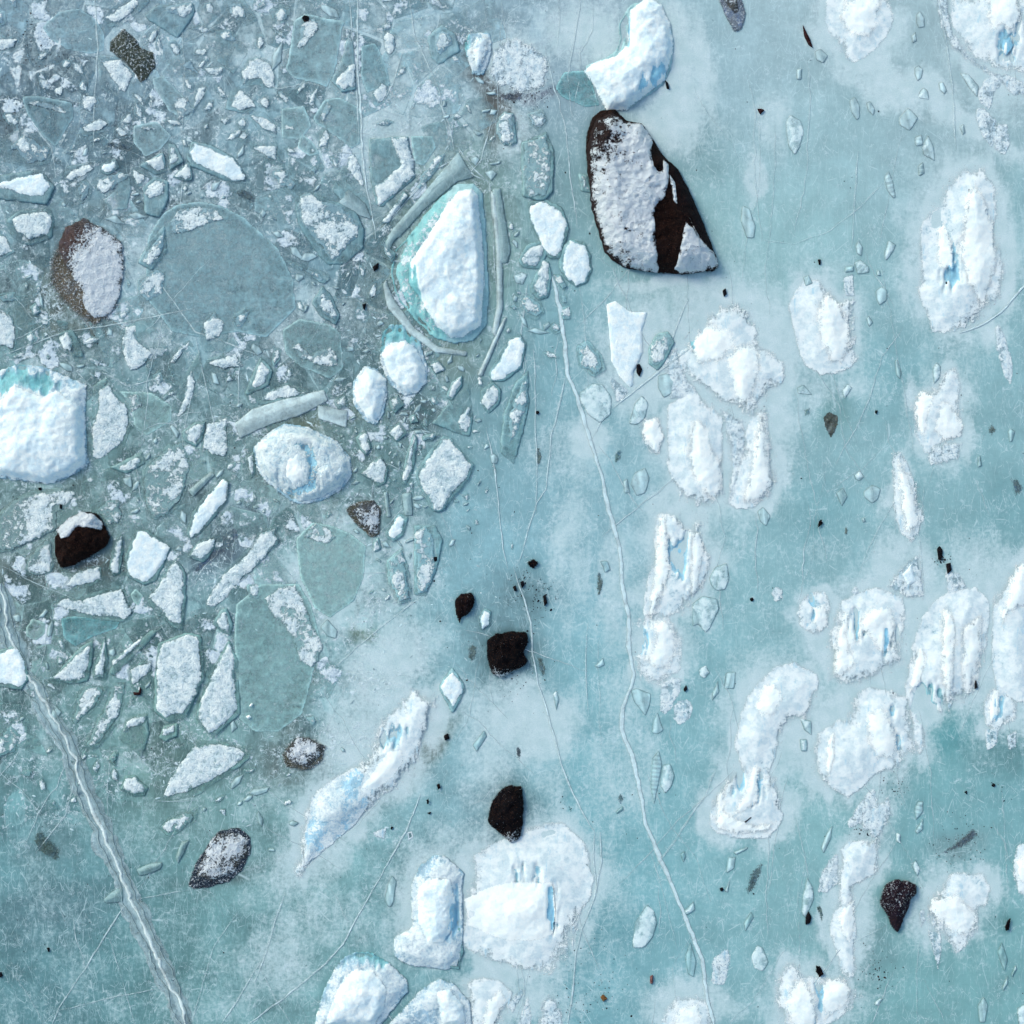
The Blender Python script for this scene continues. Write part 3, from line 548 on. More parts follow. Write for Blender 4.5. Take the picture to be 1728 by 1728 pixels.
# frost films: centre x, y, radii, turn in degrees, strength
FILM = [(860,110,60,50,0,.7),(1000,60,60,50,0,.6),(1140,200,60,60,0,.7),(1180,120,25,100,-15,.6),(1130,90,30,100,-10,.6),(1450,60,70,60,0,.8),(1500,140,90,40,25,.7),(1540,1085,165,105,0,.95),(1440,1240,100,90,0,.95),(1230,680,100,170,0,.8),(1660,1080,90,150,0,.85),(1500,120,130,26,28,.85),(1620,205,120,22,30,.85),(1240,700,200,40,-60,.3),(1050,1250,60,200,10,.3),(1700,90,60,90,0,.9),(1310,215,25,50,0,.4),(1270,290,14,45,0,.6),(1620,430,85,150,0,.75),(1385,550,62,90,0,.6),(1400,660,80,30,0,.5),(1590,700,55,85,0,.6),(1240,600,110,110,0,.85),(1180,760,62,115,0,.85),(1270,760,42,95,0,.7),(995,745,35,25,0,.8),(950,770,60,60,0,.35),(1120,485,90,14,0,.6),(1080,610,75,90,0,.6),(1150,940,62,105,0,.7),(1110,1100,55,65,0,.6),(650,1130,100,60,-40,.65),(620,1250,130,60,-50,.7),(560,1400,120,55,-55,.6),(880,1220,90,60,0,.75),(830,1300,60,70,0,.5),(860,1170,80,30,0,.6),(900,1500,115,125,0,.75),(720,1520,72,100,0,.8),(760,1430,60,50,0,.5),(1460,1080,75,80,0,.6),(1600,1100,75,120,0,.6),(1700,1100,45,160,0,.8),(1440,1250,110,90,0,.8),(1320,1210,80,90,0,.75),(1260,1340,62,80,0,.5),(1470,1390,40,80,10,.7),(1440,1550,36,140,5,.75),(1380,1680,85,60,0,.6),(1600,1530,75,80,0,.6),(1500,1200,70,60,0,.7),(1160,1700,70,40,0,.6),(850,1690,120,40,0,.6),(480,1620,60,90,30,.4),(330,460,120,90,0,.30),(470,60,160,60,0,.35),(650,150,120,140,0,.45),(120,60,140,60,0,.3),(200,560,120,50,0,.25),(560,980,100,80,0,.35),(560,1560,80,50,-20,.35),(960,920,30,130,0,.35),(1030,1000,30,120,0,.35),(700,950,40,70,0,.4),(600,960,60,40,0,.3),(860,220,30,40,0,.5),(1530,960,50,65,0,.75),(1400,930,40,30,0,.3),(760,1200,60,50,0,.5),(950,1430,45,70,0,.7),(660,1010,50,60,0,.35),(560,520,60,40,0,.3),(540,900,60,40,0,.3),(1560,1000,150,20,0,.5),(1360,1040,40,30,-30,.4),(1640,540,60,40,0,.5),(1110,1000,60,40,0,.6),(940,1340,30,70,0,.4),(1340,620,120,14,-10,.3),(760,60,40,40,0,.3),(1660,250,40,60,0,.4),(1720,1200,30,60,0,.7),(480,560,50,40,-30,.3),(1510,1300,40,40,0,.5)]
# silt, murk and darker patches, one painting a berg's shadow strip: centre x, y, radii, turn, strength, r, g, b
SILT_SHADE = [(80,100,80,50,30,.35,70,88,96),(30,200,35,30,0,.5,55,65,72),(825,150,18,75,-32,.75,82,80,78),(895,158,45,12,8,.6,70,66,84),(835,205,16,40,0,.6,90,84,78),(640,455,38,45,0,.55,70,84,98),(615,520,24,30,0,.4,80,92,95),(395,900,95,30,-42,.55,84,98,116),(700,700,40,28,0,.5,88,90,98),(540,705,75,14,-12,.55,110,112,88),(100,520,60,55,40,.6,84,84,72),(190,545,60,20,-30,.5,86,80,70),(880,1000,45,35,0,.4,60,78,82),(857,1105,56,60,0,.45,60,78,84),(857,1375,52,66,0,.4,60,78,84),(200,345,45,18,0,.5,80,88,86),(315,345,35,16,0,.4,86,98,98),(175,965,60,20,-20,.6,70,60,52),(60,960,60,24,0,.5,88,84,80),(25,1070,24,70,-10,.4,92,98,98),(80,1540,110,45,-10,.35,88,110,120),(480,1290,55,50,-30,.5,96,100,98),(725,1270,14,60,32,.65,78,82,72),(610,1068,20,14,0,.5,86,94,76),(505,1170,14,65,25,.5,92,100,90),(1190,250,34,60,-20,.4,104,134,138),(1470,1395,26,24,0,.35,104,100,108),(1505,1310,28,50,0,.4,110,140,146),(1475,1600,40,60,0,.35,106,132,138),(1620,1425,50,22,-15,.4,108,120,124),(1000,1565,62,45,20,.3,90,135,145),(1030,345,30,60,0,.2,110,130,135),(560,90,50,50,0,.25,96,112,118),(700,560,40,30,0,.3,120,130,128),(740,610,60,24,10,.4,116,122,112),(650,860,60,30,0,.35,96,108,108),(420,340,60,22,30,.4,92,112,116),(230,250,60,12,15,.5,82,98,104),(720,310,100,22,-48,.45,128,140,132),(300,1290,60,50,0,.3,96,118,112),(370,1480,60,16,-10,.5,78,92,92),(350,860,50,50,0,.25,96,104,106),(1380,870,60,60,0,.25,96,150,160),(1700,860,40,50,0,.3,96,140,148),(1600,1240,60,30,-30,.35,84,150,158),(1690,1270,50,40,0,.4,88,120,124),(1400,700,30,36,0,.3,90,130,128),(450,790,20,60,0,.35,90,98,94),(80,1420,40,36,0,.4,92,110,116),(1490,640,60,60,0,.2,100,160,170),(130,960,60,30,-20,.4,66,66,62)]

# ---------------------------------------------------------------- small numeric tools
rng = np.random.default_rng(7)
TAB = rng.random((256, 256))
def vnoise(x, y, seed=0):
    x = x + seed * 37.13; y = y + seed * 91.7
    xi = np.floor(x).astype(int); yi = np.floor(y).astype(int)
    fx = x - xi; fy = y - yi
    fx = fx*fx*(3-2*fx); fy = fy*fy*(3-2*fy)
    a = TAB[xi & 255, yi & 255]; b = TAB[(xi+1) & 255, yi & 255]
    c = TAB[xi & 255, (yi+1) & 255]; d = TAB[(xi+1) & 255, (yi+1) & 255]
    return (a*(1-fx)+b*fx)*(1-fy) + (c*(1-fx)+d*fx)*fy
def fbm(x, y, scale, octaves=4, seed=0, rough=.55):
    """Value noise in 0..1; SCALE is the size of the largest features in pixels of the photograph."""
    s = 0; t = 0; a = 1.0; f = 1.0/scale
    for k in range(octaves):
        s = s + a*vnoise(x*f, y*f, seed + k*3); t += a; a *= rough; f *= 2.03
    return s/t
def smooth(a, b, v):
    t = np.clip((v-a)/(b-a), 0, 1); return t*t*(3-2*t)
def lin(c):
    c = np.asarray(c, float)/255.0
    return np.where(c <= .04045, c/12.92, ((c+.055)/1.055)**2.4)
def alb(c):
    return np.clip(lin(c)/GAIN, 0, .95)
def roughen(poly, amp, seed, step=3.0):
    p = np.asarray(poly, float); out = []
    n = len(p)
    for i in range(n):
        a, b = p[i], p[(i+1) % n]
        L = np.hypot(*(b-a)); k = max(1, int(L/step))
        t = np.arange(k)/k
        out.append(a + (b-a)*t[:, None])
    q = np.concatenate(out)
    # round the corners a little, then roughen
    for _ in range(1):
        q = .5*q + .25*np.roll(q, 1, 0) + .25*np.roll(q, -1, 0)
    tan = np.roll(q, -1, 0)-np.roll(q, 1, 0)
    L = np.hypot(tan[:, 0], tan[:, 1])+1e-6
    nrm = np.stack([tan[:, 1]/L, -tan[:, 0]/L], 1)
    w = (fbm(q[:, 0], q[:, 1], 9, 3, seed)-.5)*2*amp + (fbm(q[:, 0], q[:, 1], 40, 2, seed+5)-.5)*amp*1.6
    return q + nrm*w[:, None]
def sdf(P, poly, near=False):
    """Signed distance (inside positive) of points P to the closed polygon, and the nearest boundary points."""
    x = P[:, 0]; y = P[:, 1]
    best = np.full(len(P), 1e18); inside = np.zeros(len(P), bool)
    nx = np.zeros(len(P)); ny = np.zeros(len(P))
    n = len(poly)
    for i in range(n):
        ax, ay = poly[i]; bx, by = poly[(i+1) % n]
        dx = bx-ax; dy = by-ay; L2 = dx*dx+dy*dy+1e-12
        t = np.clip(((x-ax)*dx+(y-ay)*dy)/L2, 0, 1)
        qx = ax+t*dx; qy = ay+t*dy
        d = (x-qx)**2+(y-qy)**2
        m = d < best
        best[m] = d[m]
        if near: nx[m] = qx[m]; ny[m] = qy[m]
        if ay != by:
            inside ^= ((ay > y) != (by > y)) & (x < (bx-ax)*(y-ay)/(by-ay)+ax)
    d = np.sqrt(best); d = np.where(inside, d, -d)
    return (d, nx, ny) if near else d
def area(p):
    p = np.asarray(p); x, y = p[:, 0], p[:, 1]
    return abs(np.dot(x, np.roll(y, -1))-np.dot(y, np.roll(x, -1)))/2
def H0(x, y):
    """Height in metres of the lake ice at a point."""
    return (fbm(x, y, 150, 3, 21)-.5)*.05
def XY(x, y):
    return (x-864)*PX, (864-y)*PX
def local_tint(x, y):
    x = np.asarray(x, float); y = np.asarray(y, float)
    w = 0; c = 0
    for tx, ty, r, g, b in TINT:
        k = np.exp(-((x-tx)**2+(y-ty)**2)/(2*95.0**2))+1e-9/(1+((x-tx)**2+(y-ty)**2)*1e-4)
        w = w+k; c = c+k[..., None]*np.array([r, g, b], float)
    c = c/w[..., None]
    lf = 1-smooth(560, 860, x); rt = smooth(950, 1300, x)
    return c+rt[..., None]*np.array([19, 5, 2.])+(smooth(1200, 1500, x)*smooth(1100, 1400, y))[..., None]*np.array([9, 2, 2.])+lf[..., None]*np.array([5, 6, 3.])+(lf*(1-smooth(500, 900, y)))[..., None]*np.array([0, -1, 7.])

# ---------------------------------------------------------------- materials
def nodes_of(name):
    m = bpy.data.materials.new(name); m.use_nodes = True
    nt = m.node_tree; nt.nodes.clear()
    return m, nt
class N:
    def __init__(s, nt): s.nt = nt
    def n(s, t, **k):
        o = s.nt.nodes.new("ShaderNode"+t)
        for a, v in k.items(): setattr(o, a, v)
        return o
    def l(s, a, b): s.nt.links.new(a, b)
    def set(s, sock, v):
        if isinstance(v, (int, float)): sock.default_value = v
        elif isinstance(v, (tuple, list)): sock.default_value = v
        else: s.l(v, sock)
    def math(s, op, a, b=None, clamp=False):
        o = s.n("Math", operation=op, use_clamp=clamp)
        s.set(o.inputs[0], a)
        if b is not None: s.set(o.inputs[1], b)
        return o.outputs[0]
    def attr(s, name): return s.n("Attribute", attribute_name=name)
    def pos(s, scale=(1, 1, 1), rot=0.0, warp=0.0, wscale=1.0):
        g = s.n("NewGeometry"); v = g.outputs["Position"]
        if warp:
            w = s.n("TexNoise"); w.inputs["Scale"].default_value = wscale; w.inputs["Detail"].default_value = 2
            s.l(v, w.inputs["Vector"])
            a = s.n("VectorMath", operation='MULTIPLY_ADD')
            s.l(w.outputs["Color"], a.inputs[0]); a.inputs[1].default_value = (warp, warp, 0); s.l(v, a.inputs[2]); v = a.outputs[0]
        m = s.n("Mapping"); s.l(v, m.inputs["Vector"])
        m.inputs["Rotation"].default_value = (0, 0, rot); m.inputs["Scale"].default_value = scale
        return m.outputs[0]
    def noise(s, vec, scale, detail=4, rough=.55, dist=0.0):
        o = s.n("TexNoise"); s.l(vec, o.inputs["Vector"])
        o.inputs["Scale"].default_value = scale; o.inputs["Detail"].default_value = detail
        o.inputs["Roughness"].default_value = rough; o.inputs["Distortion"].default_value = dist
        k = s.n("Math", operation='MULTIPLY_ADD'); s.l(o.outputs["Fac"], k.inputs[0]); k.inputs[1].default_value = 1.9; k.inputs[2].default_value = -.45
        return k.outputs[0]
    def edge(s, vec, scale, rnd=1.0):
        o = s.n("TexVoronoi", feature='DISTANCE_TO_EDGE'); s.l(vec, o.inputs["Vector"])
        o.inputs["Scale"].default_value = scale; o.inputs["Randomness"].default_value = rnd
        return o.outputs["Distance"]
    def cell(s, vec, scale):
        o = s.n("TexVoronoi", feature='F1'); s.l(vec, o.inputs["Vector"]); o.inputs["Scale"].default_value = scale
        sp = s.n("SeparateColor"); s.l(o.outputs["Color"], sp.inputs[0]); return sp.outputs[0]
    def ramp(s, v, a, b, lo=0.0, hi=1.0):
        o = s.n("MapRange", interpolation_type='SMOOTHSTEP')
        s.set(o.inputs["Value"], v); s.set(o.inputs["From Min"], a); s.set(o.inputs["From Max"], b)
        s.set(o.inputs["To Min"], lo); s.set(o.inputs["To Max"], hi)
        return o.outputs[0]
    def mix(s, f, a, b, mode='MIX'):
        o = s.n("Mix", data_type='RGBA', blend_type=mode); s.set(o.inputs["Factor"], f)
        s.set(o.inputs[6], a); s.set(o.inputs[7], b); return o.outputs[2]
    def bsdf(s, col, rough, bump=None, strength=.5, dist=.05, spec=.3):
        p = s.n("BsdfPrincipled"); s.set(p.inputs["Base Color"], col); s.set(p.inputs["Roughness"], rough)
        p.inputs["Specular IOR Level"].default_value = spec
        if bump is not None:
            b = s.n("Bump"); s.l(bump, b.inputs["Height"]); s.set(b.inputs["Strength"], strength); b.inputs["Distance"].default_value = dist
            s.l(b.outputs[0], p.inputs["Normal"])
        return p.outputs[0]
    def out(s, sh, alpha=None):
        o = s.n("OutputMaterial")
        if alpha is not None:
            t = s.n("BsdfTransparent"); m = s.n("MixShader"); s.set(m.inputs[0], alpha)
            s.l(t.outputs[0], m.inputs[1]); s.l(sh, m.inputs[2]); sh = m.outputs[0]
        s.l(sh, o.inputs["Surface"])
def c4(rgb): a = alb(rgb); return (float(a[0]), float(a[1]), float(a[2]), 1)

def lake_material():
    m, nt = nodes_of("lake_ice"); g = N(nt)
    P = g.pos(); PW = g.pos(warp=.8, wscale=.6)
    tint = g.attr("tint").outputs["Color"]; film = g.attr("film").outputs["Fac"]
    rub = g.attr("rubble").outputs["Fac"]; moat = g.attr("moat").outputs["Fac"]
    dirn = g.attr("streak").outputs["Fac"]
    sy = g.noise(g.pos((1.0, .16, 1)), 3.2, 5, .62)                    # streaks running up the picture
    sd = g.noise(g.pos((1.0, .2, 1), rot=math.radians(38)), 2.6, 5, .62)  # slanting streaks
    streak = g.n("Mix", data_type='FLOAT'); g.l(dirn, streak.inputs[0]); g.l(sd, streak.inputs[2]); g.l(sy, streak.inputs[3])
    st = streak.outputs[0]
    cloud = g.noise(PW, .55, 6, .62); fine = g.noise(P, 6, 3.5, .7); grain = g.noise(P, 22, 1, .6)
    # body colour: clouded ice
    v = g.math('ADD', g.math('MULTIPLY', g.math('SUBTRACT', cloud, .5), g.math('SUBTRACT', .72, g.math('MULTIPLY', dirn, .42))), g.math('MULTIPLY', g.math('SUBTRACT', st, .5), .09))
    v = g.math('ADD', v, g.math('MULTIPLY', g.math('MULTIPLY', g.math('SUBTRACT', fine, .5), .36), g.math('SUBTRACT', 1.0, g.math('MULTIPLY', dirn, .62))))
    v = g.math('ADD', v, g.math('MULTIPLY', g.math('SUBTRACT', grain, .5), .10))
    v = g.math('ADD', v, 1.0)
    col = g.mix(1.0, tint, (1, 1, 1, 1), 'MULTIPLY')
    cc = g.n("CombineColor")
    for i in range(3): g.l(v, cc.inputs[i])
    col = g.mix(1.0, tint, cc.outputs[0], 'MULTIPLY')
    # cemented plates in the rubble: cell tone and healed joints
    W1 = g.pos((1, 1, 1), warp=.55, wscale=1.1); W2 = g.pos((1, .7, 1), rot=.6, warp=.4, wscale=2.0)
    t1 = g.cell(W1, .55); t2 = g.cell(W2, 1.3)
    tone = g.math('ADD', g.math('MULTIPLY', g.math('SUBTRACT', t1, .5), .42), g.math('MULTIPLY', g.math('SUBTRACT', t2, .5), .34))
    tone = g.math('ADD', g.math('MULTIPLY', tone, rub), 1.0)
    cc2 = g.n("CombineColor")
    for i in range(3): g.l(tone, cc2.inputs[i])
    col = g.mix(1.0, col, cc2.outputs[0], 'MULTIPLY')
    e1 = g.ramp(g.edge(W1, .55), .0, .022, 1, 0); e2 = g.ramp(g.edge(W2, 1.3), .0, .035, 1, 0)
    dj = g.math('MULTIPLY', g.ramp(g.edge(W1, .8), .0, .10, 1, 0), g.math('MULTIPLY', rub, g.ramp(g.noise(P, .7, 3), .35, .6)), True)
    col = g.mix(g.math('MULTIPLY', dj, .75), col, g.mix(1.0, col, (.45, .53, .56, 1), 'MULTIPLY'))
    vis = g.ramp(g.noise(P, .9, 3), .45, .62)
    joints = g.math('MULTIPLY', g.math('MAXIMUM', g.math('MULTIPLY', e1, .9), g.math('MULTIPLY', e2, .6)), g.math('MULTIPLY', rub, vis), True)
    col = g.mix(g.math('MULTIPLY', joints, .55), col, c4((188, 208, 214)))
    # hairline scratches and healed cracks everywhere
    sc = None
    for k, (rot, sx, s, w) in enumerate([(.3, 5, .35, .004), (-.5, 6, .3, .004), (1.3, 4, .4, .005), (.05, 3, .8, .007), (2.4, 3, 1.1, .009), (-.9, 3, 1.6, .012)]):
        vv = g.pos((sx, 1, 1), rot=rot, warp=.25, wscale=.7)
        e = g.ramp(g.edge(vv, s), 0, w*2.2, 1, 0)
        e = g.math('MULTIPLY', e, g.ramp(g.noise(g.pos(rot=k*1.0), .8+.2*k, 3), .5, .68))
        sc = e if sc is None else g.math('MAXIMUM', sc, e)
    col = g.mix(g.math('MULTIPLY', sc, .6), col, c4((205, 224, 232)))
    # clear dark ice hugging the blocks, plus contact darkening painted round the rocks
    col = g.mix(g.math('MULTIPLY', moat, g.ramp(fine, .25, .7, .25, .75)), col, g.mix(1.0, col, (.50, .66, .68, 1), 'MULTIPLY'))
    # thin frost
    fm = g.math('ADD', g.math('MULTIPLY', film, 1.38), g.math('MULTIPLY', g.math('SUBTRACT', g.math('ADD', g.math('MULTIPLY', cloud, .5), g.math('ADD', g.math('MULTIPLY', st, .30), g.math('MULTIPLY', fine, .60))), .7), 1.1))
    fmask = g.ramp(fm, .15, 1.05)
    fcol = g.mix(g.noise(P, 1.7, 5), c4((188, 209, 214)), c4((222, 231, 238)))
    fcol = g.mix(g.ramp(grain, .3, .75, 0, .35), fcol, c4((168, 196, 208)))
    col = g.mix(g.math('MULTIPLY', fmask, .88), col, fcol)
    # crumbs of snow, brightest in the rubble
    cr = g.noise(P, 6, 3, .8, 1.0); pat = g.noise(P, .9, 4, .65)
    crs = g.math('ADD', .3, g.math('MULTIPLY', rub, .7))
    crm = g.math('MULTIPLY', g.math('MULTIPLY', crs, g.ramp(cr, .56, .68)), g.ramp(g.math('ADD', pat, g.math('MULTIPLY', rub, .13)), .56, .72))
    col = g.mix(g.math('MULTIPLY', crm, .8), col, c4((222, 234, 244)))
    bump = g.math('ADD', g.math('MULTIPLY', fine, .5), g.math('ADD', g.math('MULTIPLY', grain, .25), g.math('MULTIPLY', crm, .9)))
    bump = g.math('ADD', bump, g.math('MULTIPLY', joints, .5))
    rough = g.math('ADD', g.math('MULTIPLY', fmask, .35), .42)
    g.out(g.bsdf(col, rough, bump, g.math('SUBTRACT', .7, g.math('MULTIPLY', dirn, .45)), .02, .35))
    return m

def piece_material(name, snow_a, snow_b, icegrain=.35, spec=.3, bstr=.6, streaky=False, crust=.5, holes=0.0, veins=0.0, pit=.55, dither=False):
    """Ice that carries snow where the attribute cov says so; alp thins its margin into the lake ice."""
    m, nt = nodes_of(name); g = N(nt)
    P = g.pos()
    col = g.attr("col").outputs["Color"]; cov = g.attr("cov").outputs["Fac"]; alp = g.attr("alp").outputs["Fac"]
    n1 = g.noise(P, 2.4, 4, .62); n2 = g.noise(P, 7.5, 3.2, .78, .4); n3 = g.noise(P, 30, 1, .6)
    st = g.noise(g.pos((1, .13, 1), rot=.06), 5.0, 4, .7)
    v = g.math('ADD', g.math('MULTIPLY', g.math('SUBTRACT', n1, .5), .4), g.math('MULTIPLY', g.math('SUBTRACT', n2, .5), icegrain*.9))
    v = g.math('ADD', v, g.math('MULTIPLY', g.math('SUBTRACT', st, .5), .5 if streaky else .2))
    v = g.math('ADD', v, 1.0)
    cc = g.n("CombineColor")
    for i in range(3): g.l(v, cc.inputs[i])
    ice = g.mix(1.0, col, cc.outputs[0], 'MULTIPLY')
    e = g.math('MAXIMUM', g.ramp(g.edge(g.pos((1, 1, 1), warp=.3, wscale=2), 1.2), 0, .02, 1, 0), g.ramp(g.edge(g.pos((4, 1, 1), rot=.7, warp=.2, wscale=1), .8), 0, .03, 1, 0))
    ice = g.mix(g.math('MULTIPLY', e, .25), ice, c4((205, 222, 230)))
    s = g.math('ADD', cov, g.math('MULTIPLY', g.math('SUBTRACT', n2, .5), 1.5*crust*2))
    s = g.math('ADD', s, g.math('MULTIPLY', g.math('SUBTRACT', n1, .5), 1.1*crust*2))
    mask = g.ramp(s, -.12, .22)
    sc = g.mix(g.ramp(n1, .3, .7), snow_a, snow_b)
    sc = g.mix(g.ramp(n2, .28, .58, pit, 0), sc, g.mix(.55, sc, c4((122, 152, 182)), 'MIX'))
    if holes:
        sc = g.mix(g.ramp(g.math('ADD', g.math('MULTIPLY', n2, .6), g.math('MULTIPLY', n1, .4)), .33, .44, holes, 0), sc, ice)
    bl = g.math('MULTIPLY', g.ramp(st, .62, .85), g.ramp(n1, .35, .6, veins, 0))
    sc = g.mix(bl, sc, c4((150, 200, 226)))
    c = g.mix(mask, ice, sc)
    h = g.math('ADD', g.math('MULTIPLY', g.math('ADD', g.math('MULTIPLY', mask, .8), .2) if not veins else .9, g.math('ADD', g.math('MULTIPLY', n2, 1.0), .7)), g.math('MULTIPLY', n3, .25))
    h = g.math('ADD', h, g.math('MULTIPLY', n1, .6))
    rough = g.ramp(mask, 0, 1, .45, .9)
    if veins:
        am = g.ramp(g.math('ADD', alp, g.math('ADD', g.math('ADD', g.math('MULTIPLY', g.math('SUBTRACT', st, .5), .8), g.math('MULTIPLY', g.math('SUBTRACT', n3, .5), .9)), g.math('ADD', g.math('MULTIPLY', g.math('SUBTRACT', n1, .5), .5), g.math('MULTIPLY', g.math('SUBTRACT', n2, .5), .9)))), .46, .58)
    else: am = g.ramp(g.math('ADD', alp, g.math('ADD', g.math('MULTIPLY', g.math('SUBTRACT', n1, .5), .45), g.math('MULTIPLY', g.math('SUBTRACT', n2, .5), .2))), .0, 1.0)
    if dither and not veins: am = g.ramp(g.math('ADD', alp, g.math('ADD', g.math('MULTIPLY', g.math('SUBTRACT', n2, .5), 1.0), g.math('MULTIPLY', g.math('SUBTRACT', n3, .5), .6))), .42, .54)
    am = g.math('MAXIMUM', am, g.ramp(alp, .96, 1.0))
    am = g.math('MULTIPLY', am, g.ramp(alp, .0, .1))
    g.out(g.bsdf(c, rough, h, bstr, .065, spec), am)
    return m

def rock_material(name, snow_rgb):
    m, nt = nodes_of(name); g = N(nt)
    P = g.pos()
    col = g.attr("col").outputs["Color"]; cov = g.attr("cov").outputs["Fac"]; alp = g.attr("alp").outputs["Fac"]
    n1 = g.noise(P, 2.5, 4, .65); n2 = g.noise(P, 12, 3, .75); n3 = g.noise(P, 32, 1, .7)
    v = g.math('MAXIMUM', g.math('ADD', g.math('MULTIPLY', n1, .7), g.math('MULTIPLY', n2, 1.1)), .25)
    cc = g.n("CombineColor")
    for i in range(3): g.l(v, cc.inputs[i])
    c = g.mix(1.0, col, cc.outputs[0], 'MULTIPLY')
    c = g.mix(g.ramp(n1, .45, .75, 0, .45), c, g.mix(1.0, c, (.55, .75, 1.15, 1), 'MULTIPLY'))
    c = g.mix(g.ramp(n3, .74, .84, 0, .5), c, (.16, .075, .04, 1))
    s = g.math('ADD', cov, g.math('MULTIPLY', g.math('SUBTRACT', n2, .5), 2.6))
    s = g.math('ADD', s, g.math('MULTIPLY', g.math('SUBTRACT', n3, .5), 1.2))
    mask = g.ramp(s, -.10, .16)
    c = g.mix(mask, c, g.mix(n1, c4(snow_rgb), c4((236, 238, 248))))
    vf = g.n('TexVoronoi', feature='F1'); g.l(g.pos(warp=.2, wscale=3), vf.inputs['Vector']); vf.inputs['Scale'].default_value = 3.2
    h = g.math('ADD', g.math('ADD', g.math('MULTIPLY', n2, .7), g.math('MULTIPLY', vf.outputs['Distance'], 1.3)), g.math('MULTIPLY', mask, .5))
    am = g.ramp(g.math('ADD', alp, g.math('ADD', g.math('MULTIPLY', g.math('SUBTRACT', n2, .5), 1.0), g.math('MULTIPLY', g.math('SUBTRACT', n3, .5), .6))), .42, .56)
    am = g.math('MULTIPLY', am, g.ramp(alp, .0, .1))
    g.out(g.bsdf(c, .8, h, 1.0, .10, .08), am)
    return m

M_LAKE = lake_material()
M_BODY = piece_material("clear_ice", c4((208, 222, 238)), c4((232, 240, 248)), crust=.5)
M_SNOW = piece_material("crusted_snow", c4((212, 226, 236)), c4((240, 246, 250)), crust=.6, holes=.5, bstr=.8, pit=.3, dither=True)
M_BRIGHT = piece_material("bright_firn", c4((226, 240, 250)), c4((250, 253, 255)), crust=.3, bstr=.38, veins=.3, pit=.25)
M_APRON = piece_material("glazed_frost", c4((208, 222, 232)), c4((234, 240, 245)), crust=.45, bstr=.5, streaky=True, holes=.3, veins=.5)
M_GLAZE = piece_material("glazed_berg_ice", c4((216, 228, 236)), c4((240, 244, 248)), crust=.3, bstr=.22, streaky=True, holes=.15, veins=.5, pit=.15)
M_GLOW = piece_material("smooth_firn", c4((246, 251, 254)), c4((255, 255, 255)), crust=.18, bstr=.2, veins=.22, pit=.12)
M_CHIP = piece_material("banded_ice", c4((196, 218, 226)), c4((222, 236, 242)), pit=.12, crust=.25, icegrain=.14, streaky=False, bstr=.3, spec=.4)
M_RIME = piece_material('packed_rime', c4((196, 210, 218)), c4((220, 230, 236)), crust=.4, spec=.03, bstr=1.0)
M_ROCK = rock_material("weathered_rock", (216, 225, 238))

# ---------------------------------------------------------------- mesh building
def make_mesh(name, V, F, attrs, mat, origin):
    me = bpy.data.meshes.new(name)
    V = np.asarray(V, np.float32) - np.asarray(origin, np.float32)
    F = np.asarray(F, np.int32); n = F.shape[1]
    me.vertices.add(len(V)); me.vertices.foreach_set("co", V.ravel())
    me.loops.add(F.size); me.loops.foreach_set("vertex_index", F.ravel())
    me.polygons.add(len(F)); me.polygons.foreach_set("loop_start", np.arange(0, F.size, n, dtype=np.int32))
    me.polygons.foreach_set("use_smooth", np.ones(len(F), bool))
    me.update(calc_edges=True)
    for k, a in attrs.items():
        a = np.asarray(a, np.float32)
        if a.ndim == 2:
            at = me.attributes.new(k, 'FLOAT_COLOR', 'POINT')
            at.data.foreach_set("color", np.concatenate([a, np.ones((len(a), 1), np.float32)], 1).ravel())
        else:
            at = me.attributes.new(k, 'FLOAT', 'POINT'); at.data.foreach_set("value", a)
    me.materials.append(mat)
    o = bpy.data.objects.new(name, me); COL.objects.link(o)
    o.location = tuple(float(t) for t in origin)
    return o

def patch(poly, sp):
    """Grid points and quads that fill a polygon, rim points moved onto its outline; distances to the rim."""
    poly = np.asarray(poly); lo = poly.min(0)-sp; hi = poly.max(0)+sp
    xs = np.arange(lo[0], hi[0]+sp, sp); ys = np.arange(lo[1], hi[1]+sp, sp)
    gx, gy = np.meshgrid(xs, ys); P = np.stack([gx.ravel(), gy.ravel()], 1)
    d, nx, ny = sdf(P, poly, True)
    I = (d > 0).reshape(gx.shape); nxn = gx.shape[1]
    cell = I[:-1, :-1] | I[1:, :-1] | I[:-1, 1:] | I[1:, 1:]
    r, c = np.nonzero(cell); a = r*nxn+c
    F = np.stack([a+nxn, a+nxn+1, a+1, a], 1)
    out = d <= 0
    P[out, 0] = nx[out]; P[out, 1] = ny[out]
    # inner points that sit almost on the rim join it as well
    d = np.where(out, 0, d)
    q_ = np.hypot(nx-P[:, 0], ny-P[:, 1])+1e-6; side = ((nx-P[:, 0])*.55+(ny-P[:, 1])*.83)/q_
    used = np.unique(F); m = np.zeros(len(P), int)-1; m[used] = np.arange(len(used))
    return P[used], m[F], d[used], side[used]

